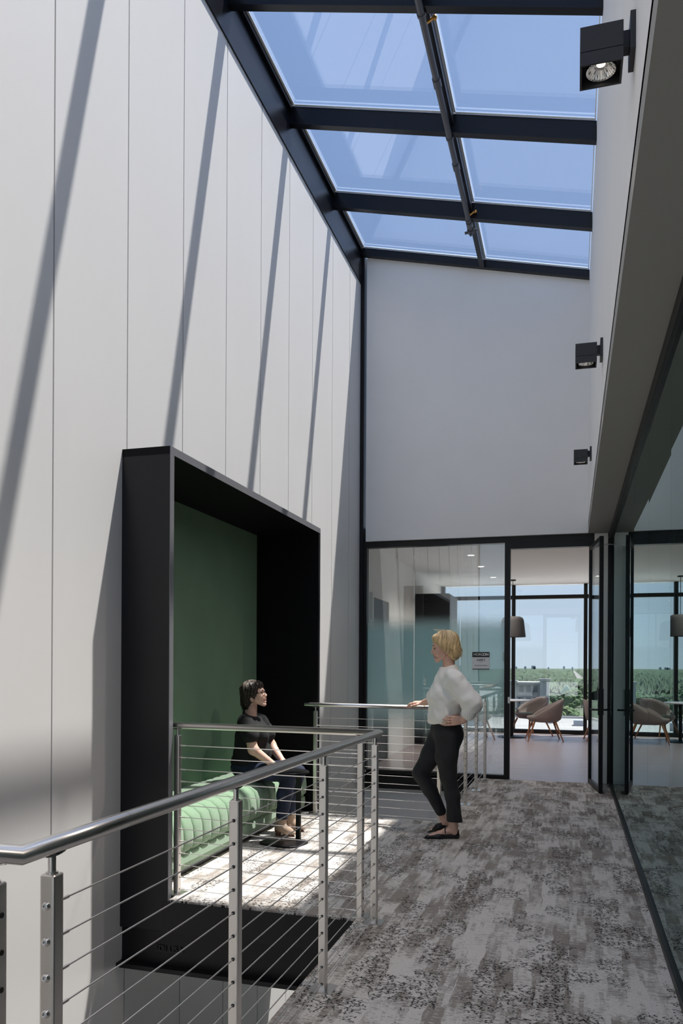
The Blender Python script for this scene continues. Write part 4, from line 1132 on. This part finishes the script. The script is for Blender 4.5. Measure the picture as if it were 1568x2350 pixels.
# ---- the seated person (local frame along the room's axes, facing +x)
pb = (-2.60, 6.50, 0.0)
HC2 = (-0.072, 0.0, 1.214); HS2 = 0.95
hp, hf2, HA2 = head_prims(HC2, R(4), R(18), HS2)
body = list(hp)
body += [cap((-0.085, 0, 1.15), (-0.098, 0, 0.99), 0.049, 0.056, 0.018), cap((-0.10, 0, 0.92), (-0.10, 0, 0.66), 0.085, 0.10, 0.03), cap((-0.095, -0.11, 0.930), (-0.095, 0.11, 0.930), 0.04, 0.04, 0.03),
         cap((-0.055, -0.170, 0.930), (0.015, -0.205, 0.735), 0.046, 0.044, 0.03), cap((0.015, -0.205, 0.735), (0.170, -0.150, 0.612), 0.043, 0.028, 0.02)]
body += hand_prims((0.172, -0.148, 0.612), (0.85, 0.25, -0.22), (-0.1, 0.1, -1), -1, [(0.15, 0.3, 0.3)] * 4, 0.2, 0.98)
body += [cap((-0.065, 0.170, 0.930), (0.020, 0.205, 0.735), 0.046, 0.044, 0.03), cap((0.020, 0.205, 0.735), (0.160, 0.110, 0.612), 0.043, 0.028, 0.02)]
body += hand_prims((0.162, 0.108, 0.612), (0.85, -0.25, -0.22), (-0.1, 0.1, -1), 1, [(0.15, 0.3, 0.3)] * 4, 0.2, 0.98)
for sy in (-1, 1):
    yk = 0.095 * sy
    body += [cap((-0.10, 0.09 * sy, 0.56), (0.29, yk, 0.525), 0.05, 0.045, 0.03), cap((0.29, yk, 0.52), (0.238, yk, 0.12), 0.042, 0.033, 0.02), cap((0.235, yk, 0.10), (0.25, yk, 0.06), 0.035, 0.033, 0.02)]
pB = link('person', sdf_mesh('person', body, 0.0042), M['skin_b'])
pB.location = pb
tag(pB, 'seated person with short brown hair and glasses in black tee on the green bench', 'person')
head_details(pB, hf2, HA2, HS2, M['brown'])
te = [ell((-0.085, 0, 0.86), (0.130, 0.175, 0.15), 0.05), ell((-0.095, 0, 0.72), (0.140, 0.170, 0.16), 0.06), ell((-0.100, 0, 0.60), (0.165, 0.175, 0.10), 0.06),
      ell((0.015, -0.07, 0.835), (0.085, 0.08, 0.080), 0.05), ell((0.015, 0.07, 0.835), (0.085, 0.08, 0.080), 0.05), ell((-0.01, 0, 0.68), (0.105, 0.13, 0.10), 0.05),
      cap((-0.098, -0.125, 0.975), (-0.098, 0.125, 0.975), 0.058, 0.058, 0.05), cap((-0.095, 0, 0.96), (-0.098, 0, 1.06), 0.085, 0.062, 0.03),
      cap((-0.070, -0.165, 0.950), (-0.012, -0.200, 0.850), 0.072, 0.070, 0.03), cap((-0.08, 0.165, 0.950), (-0.012, 0.200, 0.850), 0.072, 0.070, 0.03),
      cut((0.42, 0, 1.0), (-0.090, 0, 1.022)), ell((-0.085, 0, 1.045), (0.060, 0.060, 0.050), 0.006, 's'),
      cut((0, 0, -1), (0, 0, 0.548), 0.01)]
def tee_disp(P):
    w = wrinkle(0.0028, 13, 41)(P)
    return w
def sleeve_cut(sy):
    return None
link('tshirt', sdf_mesh('tshirt', te, 0.0045, tee_disp), M['tee'], pB)
jn = [ell((-0.11, 0, 0.555), (0.155, 0.175, 0.105), 0.05)]
for sy, dk in ((-1, 0.0), (1, 0.01)):
    y = 0.095 * sy
    jn += [cap((-0.10, 0.09 * sy, 0.540), (0.12, y, 0.548), 0.092, 0.086, 0.04), cap((0.12, y, 0.548), (0.300 + dk, y, 0.520), 0.086, 0.068, 0.03), cap((0.300 + dk, y, 0.515), (0.262, y, 0.35), 0.068, 0.064, 0.02), cap((0.262, y, 0.35), (0.236, y, 0.155), 0.064, 0.050, 0.03)]
jn += [cut((0, 0, -1), (0, 0, 0.142)), cut((0, 0, 1), (0, 0, 0.615), 0.006)]
link('jeans', sdf_mesh('jeans', jn, 0.0045, wrinkle(0.002, 27, 31)), M['jeans_blue'], pB)
for sy, dx in ((-1, 0.0), (1, 0.012)):
    y = 0.095 * sy + (0.012 if sy > 0 else -0.012)
    bt = [cap((0.232 + dx, 0.095 * sy, 0.15), (0.225 + dx, y, 0.085), 0.047, 0.043, 0.02), cap((0.225 + dx, y, 0.075), (0.300 + dx, y, 0.040), 0.043, 0.036, 0.02), cap((0.300 + dx, y, 0.036), (0.345 + dx, y, 0.026), 0.035, 0.024, 0.02),
          cut((0.05, 0, -1), (0.20, 0, 0.012), 0.004), cut((-0.1, 0, 1), (0.2, 0, 0.178), 0.004)]
    o = link('ankle_boot', sdf_mesh('ankle_boot', bt, 0.0038), M['boot'], pB)
    mb = MB(); mb.loft([[(0.208 + dx + 0.030 * q * math.cos(t), y + 0.028 * q * math.sin(t), z) for t in np.linspace(0, 6.0, 11)] for q, z in ((0.82, 0.001), (0.9, 0.03), (1.15, 0.062))]); mb.build('heel', M['heel'], o)
    mb = MB(); mb.prism([(0.355 + dx, y), (0.34 + dx, y + 0.024), (0.30 + dx, y + 0.034), (0.25 + dx, y + 0.030), (0.25 + dx, y - 0.030), (0.30 + dx, y - 0.034), (0.34 + dx, y - 0.024)], 0.001, 0.011); mb.build('sole', M['heel'], o)
def HE2(c, r, k=0.02, op='u'): return ell(hf2(c), tuple(q * HS2 for q in r), k, op, HA2)
hair = [HE2((-0.014, 0, 0.020), (0.108, 0.088, 0.092), 0.03), HE2((-0.058, 0, -0.045), (0.068, 0.080, 0.080), 0.03), HE2((-0.086, 0, -0.105), (0.040, 0.058, 0.060), 0.03),
        HE2((0.058, 0, 0.045), (0.054, 0.066, 0.046), 0.02), HE2((0.022, 0.066, -0.012), (0.045, 0.024, 0.060), 0.02), HE2((0.022, -0.066, -0.012), (0.045, 0.024, 0.060), 0.02),
        hcut(hf2, HA2, (0.100, 0.008), (0.004, -0.076), HS2)]
def hair_disp2(P):
    q = (P - np.array(HC2)) @ HA2
    b = np.arctan2(q[:, 0], np.abs(q[:, 1]) + 0.03); a = np.arctan2(q[:, 1], q[:, 2] + 0.06)
    return 0.0030 * np.sin(b * 22 + 4 * np.sin(a * 4)) + 0.0020 * np.sin(b * 47 + 6 * np.sin(q[:, 2] * 40))
ho = link('hair', sdf_mesh('hair', hair, 0.0036, hair_disp2), M['brown'], pB)
mb0, mb1 = MB(), MB()
for i in range(230):
    mb = mb1 if rng.random() < 0.30 else mb0
    sy = rng.choice((-1, 1)); ph = rng.uniform(-1.5, 1.57)
    ax = -math.sin(ph); ay = sy * math.cos(ph); ln = rng.uniform(0.55, 1.0)
    t0 = rng.uniform(0.05, 0.7)
    pts = []
    for j in range(5):
        th = t0 + ln * j / 4.0
        g = 1.0 + 0.04 * (j == 4)
        pts.append((-0.014 + 0.111 * math.sin(th) * ax * g, 0.091 * math.sin(th) * ay * g, 0.022 + 0.095 * math.cos(th) - (0.05 * j / 4 if ph > 0.4 else 0.0) * (th > 1.2)))
    pts = trim(pts, (0.104, -0.004), (0.004, -0.080))
    if len(pts) < 3: continue
    mb.tube([hf2(p) for p in pts], [0.0035] + [0.005] * (len(pts) - 3) + [0.0038, 0.0008], 5)
mb = mb0
for i in range(40):
    y = rng.uniform(-0.06, 0.06); z0 = rng.uniform(-0.10, -0.02)
    mb.tube([hf2((-0.108, y, z0 + 0.03)), hf2((-0.122, y * 1.1, z0 - 0.02)), hf2((-0.118 - rng.uniform(0, 0.02), y * 1.15, z0 - 0.065))], [0.005, 0.005, 0.001], 5)
lk = mb.build('hair_locks', M['brown'], ho); lk['kind'] = 'stuff'
lk = mb1.build('hair_streaks', M['silver'], ho); lk['kind'] = 'stuff'
gl_root = empty('glasses'); gl_root.parent = pB
for sy in (-1, 1):
    mb = MB(); ring = []
    for t in np.linspace(0, 2 * math.pi, 25):
        c, s_ = math.cos(t), math.sin(t); q = (abs(c) ** 3.2 + abs(s_) ** 3.2) ** (-1 / 3.2)
        ring.append(hf2((0.108 - 0.012 * abs(sy * 0.034 + 0.026 * c * q) / 0.06, sy * 0.034 + 0.026 * c * q, -0.036 + 0.021 * s_ * q)))
    mb.tube(ring, 0.0024, 6); mb.build('rim', M['plastic'], gl_root)
    mb = MB(); mb.tube([hf2((0.097, sy * 0.060, -0.026)), hf2((0.085, sy * 0.076, -0.027)), hf2((0.0, sy * 0.084, -0.030)), hf2((-0.018, sy * 0.082, -0.05))], 0.0028, 6); mb.build('temple_arm', M['plastic'], gl_root)
mb = MB(); mb.tube([hf2((0.104, -0.009, -0.030)), hf2((0.110, 0, -0.027)), hf2((0.104, 0.009, -0.030))], 0.0026, 6); mb.build('bridge', M['plastic'], gl_root)

# ------------------------------------------------------------------ the view outside the cafe windows (the floor stands about 19 m above ground)
GZ = -19.0
mb = MB(); n = 48
mb.prism([(9000 * math.cos(2 * math.pi * k / n), 9000 * math.sin(2 * math.pi * k / n) + 2000) for k in range(n)], GZ - 1.0, GZ)
g = struct(mb.build('ground', M['ground']))
mb = MB(); mb.box(9, 22, 860, 4300, GZ, GZ + 0.6)
struct(mb.build('road', M['road']))
mb = MB(); mb.box(-60, 40, 205, 262, GZ, GZ + 0.3)
struct(mb.build('parking_lot', M['lot']))
def tree_mesh(seed, lobes, h, w):
    rg = random.Random(seed); mb = MB()
    for q in range(lobes):
        a = rg.uniform(0, 6.28); d = rg.uniform(0.2, 0.72) * w if q else 0
        c = (d * math.cos(a), d * math.sin(a), h * rg.uniform(0.42, 0.82) * (1 - 0.25 * (d / w) ** 2)); r = w * rg.uniform(0.26, 0.44)
        rings = []; N = 13
        for i in range(1, 9):
            t = math.pi * i / 9
            rings.append([(c[0] + (r * (1 + rg.uniform(-0.22, 0.22))) * math.sin(t) * math.cos(6.2832 * k / N), c[1] + (r * (1 + rg.uniform(-0.22, 0.22))) * math.sin(t) * math.sin(6.2832 * k / N), c[2] - r * 0.8 * (1 + rg.uniform(-0.15, 0.15)) * math.cos(t)) for k in range(N)])
        mb.loft(rings, True, False)
    return mb
protos = []
for i, (lb, h, w, m) in enumerate(((13, 9, 4.4, 'leaf1'), (15, 10, 5.2, 'leaf2'), (11, 8, 4.0, 'leaf3'), (15, 11, 4.8, 'leaf1'))):
    r = empty('broadleaf_tree')
    tree_mesh(20 + i, lb, h, w).build('crown', M[m], r)
    tb = MB(); tb.tube([(0, 0, 0), (0.1, 0, h * 0.6)], [0.3, 0.18], 7); tb.build('trunk', M['trunk'], r)
    protos.append(r)
used = set(); rg = random.Random(11)
bands = [(178, 204, 9), (247, 285, 18), (290, 380, 40), (380, 500, 46)]
placed = [(3.5, 172), (-2.0, 190), (-14, 165), (-21, 170), (-28, 176), (6.5, 205), (-8.5, 200), (1.0, 158)]
ORD = 'first second third fourth fifth sixth seventh eighth ninth tenth eleventh twelfth thirteenth fourteenth fifteenth sixteenth seventeenth eighteenth nineteenth twentieth'.split()
def ordinal(i): return ORD[i] if i < 20 else ('twenty-' + ORD[i - 20] if i < 29 else 'thirty-' + ORD[i - 30] if i > 29 else 'thirtieth')
trees = {}
for (d0, d1, cnt) in bands:
    for q in range(cnt):
        y = rg.uniform(d0, d1); x = y * rg.uniform(-0.185, 0.075)
        if -28 < x < -1 and 280 < y < 318: continue
        if -8 < x < 4 and 412 < y < 430: continue
        if any(math.hypot(x - a, y - b) < 9.0 for a, b in placed): continue
        placed.append((x, y)); k = rg.randrange(4)
        t = protos[k] if k not in used else copy_tree(protos[k]); used.add(k)
        s = rg.uniform(0.75, 1.15) * (0.62 if d0 < 200 else 0.95)
        t.location = (x, y, GZ); t.scale = (s, s, s * rg.uniform(0.85, 1.1)); t.rotation_euler = (0, 0, rg.uniform(0, 6.28))
        trees.setdefault(d0, []).append((x / y, k, t))
for d0, lst in trees.items():
    row = {178: 'by the parking lot', 247: 'in front of the office building', 290: 'around the office building', 380: 'behind the office building'}[d0]
    for i, (a_, k, t) in enumerate(sorted(lst, key=lambda q: q[0])):
        tag(t, ('rounded mid green', 'spreading dark green', 'small light green', 'tall mid green')[k] + ' tree ' + row + ' outside, ' + ordinal(i) + ' from the left', 'tree', 'trees ' + row + ' outside')
def palm():
    r = empty('palm_tree'); mb = MB(); mb.tube([(0, 0, 0), (0.15, 0.05, 4), (0.1, 0, 9)], [0.22, 0.16, 0.14], 8); mb.build('trunk', M['trunk'], r)
    mb = MB(); rr = random.Random(5)
    for k in range(22):
        a = 6.283 * k / 22 + rr.uniform(-0.1, 0.1); e = rr.uniform(-0.2, 1.1); L = rr.uniform(2.0, 2.7)
        pr = []
        for j in range(5):
            t = j / 4; d = L * t; z = 9 + math.sin(e) * d - 0.28 * d * d; d2 = d * math.cos(e * 0.7)
            w = 0.42 * math.sin(math.pi * min(1, t * 0.9 + 0.12))
            ca, sa = math.cos(a), math.sin(a)
            pr.append([(ca * d2 - sa * w, sa * d2 + ca * w, z - w * 0.5), (ca * d2, sa * d2, z), (ca * d2 + sa * w, sa * d2 - ca * w, z - w * 0.5)])
        mb.loft(pr, False, False, False)
    mb.build('fronds', M['leaf3'], r)
    return r
pp = palm()
for i, (x, y, s) in enumerate(((3.5, 172, 1.12), (-2.0, 190, 1.2), (-14, 165, 1.25), (-21, 170, 1.15), (-28, 176, 1.2), (6.5, 205, 1.05), (-8.5, 200, 1.1), (1.0, 158, 0.9))):
    t = pp if i == 0 else copy_tree(pp)
    t.location = (x, y, GZ); t.scale = (s, s, s); t.rotation_euler = (0, 0, i * 0.9)
    tag(t, 'fan palm outside the cafe windows, ' + ORD[(6, 4, 2, 1, 0, 7, 3, 5)[i]] + ' from the left', 'palm', 'palms outside')
# forest floor rolling to the horizon
mb = MB(); rg = random.Random(4); N1, N2 = 150, 330
rows = []
for i in range(N1):
    y = 500 * (4300 / 500) ** (i / (N1 - 1))
    row = []
    for j in range(N2):
        x = y * (-0.36 + 0.60 * j / (N2 - 1)); yy = y + rg.uniform(-0.4, 0.4) * y * 0.014
        hh = 6.0 + 2.2 * math.sin(x * 0.21 + 2 * math.sin(yy * 0.05)) + 1.6 * math.sin(yy * 0.13 + x * 0.08) + rg.uniform(-1.6, 1.6)
        if 7 < x < 24 and y > 840: hh = -0.6
        row.append((x, yy, GZ + hh))
    rows.append(row)
mb.loft(rows, False, False, False)
o = mb.build('forest_canopy', M['forest']); tag(o, 'dense distant forest canopy stretching out to the hazy horizon', 'forest', kind='stuff')
mb = MB()
rg = random.Random(8)
for k in range(26):
    x = rg.uniform(-700, 300); w = rg.uniform(8, 15); h = rg.uniform(18, 27)
    mb.box(x, x + w, 4400, 4420, GZ + 0.1, GZ + h)
o = mb.build('skyline', M['unit']); tag(o, 'faint distant city skyline on the horizon beyond the forest', 'skyline', kind='stuff')
# cars on the far straight road
# neighbouring building with white parapets
bd = empty('office_building', (-13.0, 292, GZ))
mb = MB(); mb.box(-7.5, 4.5, -1, 16, 0, 14.4); mb.build('wall', M['bld'], bd)
mb = MB(); mb.box(-8.1, 5.1, -1.6, 16.6, 14.4, 15.0); mb.build('parapet', M['bldtrim'], bd)
for x0, x1, z in ((-8.6, -5.6, 14.6), (2.6, 5.8, 15.4)):
    mb = MB(); mb.box(x0, x1, -2.0, 3, 0, z).box(x0 - 0.4, x1 + 0.4, -2.4, 3.4, z, z + 0.9); mb.build('corner_tower', M['bldtrim'], bd)
for i in range(3):
    for j in range(3):
        mb = MB(); mb.box(-4.6 + 2.4 * i, -3.0 + 2.4 * i, -1.15, -0.98, 3 + 4.2 * j, 5.4 + 4.2 * j); mb.build('window', M['bldglass'], bd)
for k in range(4):
    mb = MB(); mb.box(4.5, 4.9, 4.2 + 3.2 * k, 5.4 + 3.2 * k, 0, 14.4); mb.build('pilaster', M['bldtrim'], bd)
tag(bd, 'grey brown office building with white parapets among the trees outside', 'building')
hs = empty('house', (-2.0, 420, GZ))
mb = MB(); mb.box(-3.5, 3.5, -4, 4, 0, 8.2); mb.build('wall', M['bldtrim'], hs)
mb = MB(); mb.loft([[(-4.2, y, 8.2), (4.2, y, 8.2), (0, y, 12.0)] for y in (-4.6, 4.6)], True, False); mb.build('roof', M['roof_green'], hs)
mb = MB(); mb.box(-0.8, 0.8, -4.15, -3.98, 5.2, 7.0); mb.build('window', M['bldglass'], hs)
hs.scale = (0.7, 0.7, 0.95)
tag(hs, 'small house with pale green gable roof beside the office building outside', 'house')
# flat white roof just below the windows
fl = empty('flat_roof_building', (-3, 110, GZ))
mb = MB(); mb.box(-34, 12.0, -8, 44, 0, 10.6); mb.build('wall', M['bld'], fl)
mb = MB(); mb.box(-34.3, 12.3, -8.3, 44.3, 10.6, 10.9); mb.build('roof', M['flat_roof'], fl)
mb = MB(); mb.box(-34.5, 12.5, -8.6, -8.0, 10.6, 11.3).box(-34.5, 12.5, 44.0, 44.6, 10.6, 11.3).box(11.9, 12.5, -8, 44, 10.6, 11.3).box(-34.5, -33.9, -8, 44, 10.6, 11.3); mb.build('parapet', M['bldtrim'], fl)
for x, y, sx, sy, sz in ((-0.2, 30, 0.5, 0.5, 1.6), (-12.0, 20, 1.6, 1.2, 1.2), (4.4, 26, 0.9, 1.4, 0.9)):
    mb = MB(); mb.box(x - sx, x + sx, y - sy, y + sy, 10.9, 10.9 + sz); mb.build('rooftop_unit', M['unit'], fl)
tag(fl, 'low building with flat white roof and rooftop units just below the windows', 'building')
def car(i):
    r = empty('parked_car')
    mb = MB(); mb.box(-2.1, 2.1, -0.88, 0.88, 0.35, 0.95); mb.loft([[(-1.5, y, 0.95), (1.2, y, 0.95), (0.7, y * 0.85, 1.45), (-1.1, y * 0.85, 1.45)] for y in (-0.85, 0.85)], True, False); mb.build('body', M['carpaint'][i % 4], r)
    for x in (-1.3, 1.3):
        for y in (-0.8, 0.8):
            mb = MB(); mb.tube([(x, y - 0.1, 0.33), (x, y + 0.1, 0.33)], 0.33, 10); mb.build('wheel', M['hole'], r)
    return r
cps = [car(i) for i in range(4)]; cnames = ('silver', 'black', 'dark red', 'blue grey')
for i in range(28):
    k = i % 4
    c = cps[k] if i < 4 else copy_tree(cps[k])
    c.location = (-44 + 5.8 * (i % 14), 216 + 22 * (i // 14), GZ + 0.3); c.rotation_euler = (0, 0, R(90))
    tag(c, cnames[k] + ' car in the ' + ('near', 'far')[i // 14] + ' row of the parking lot, ' + ORD[i % 14] + ' from the left', 'car', 'parked cars outside')
for i in range(8):
    c = copy_tree(cps[(0, 1, 0, 3, 0, 2, 0, 1)[i]])
    c.location = ((12.0, 19.0)[i % 2], 890 + 95 * i, GZ + 0.6); c.rotation_euler = (0, 0, R(90))
    tag(c, cnames[(0, 1, 0, 3, 0, 2, 0, 1)[i]] + ' car on the far straight road, ' + ORD[i] + ' nearest', 'car', 'cars on the far road')
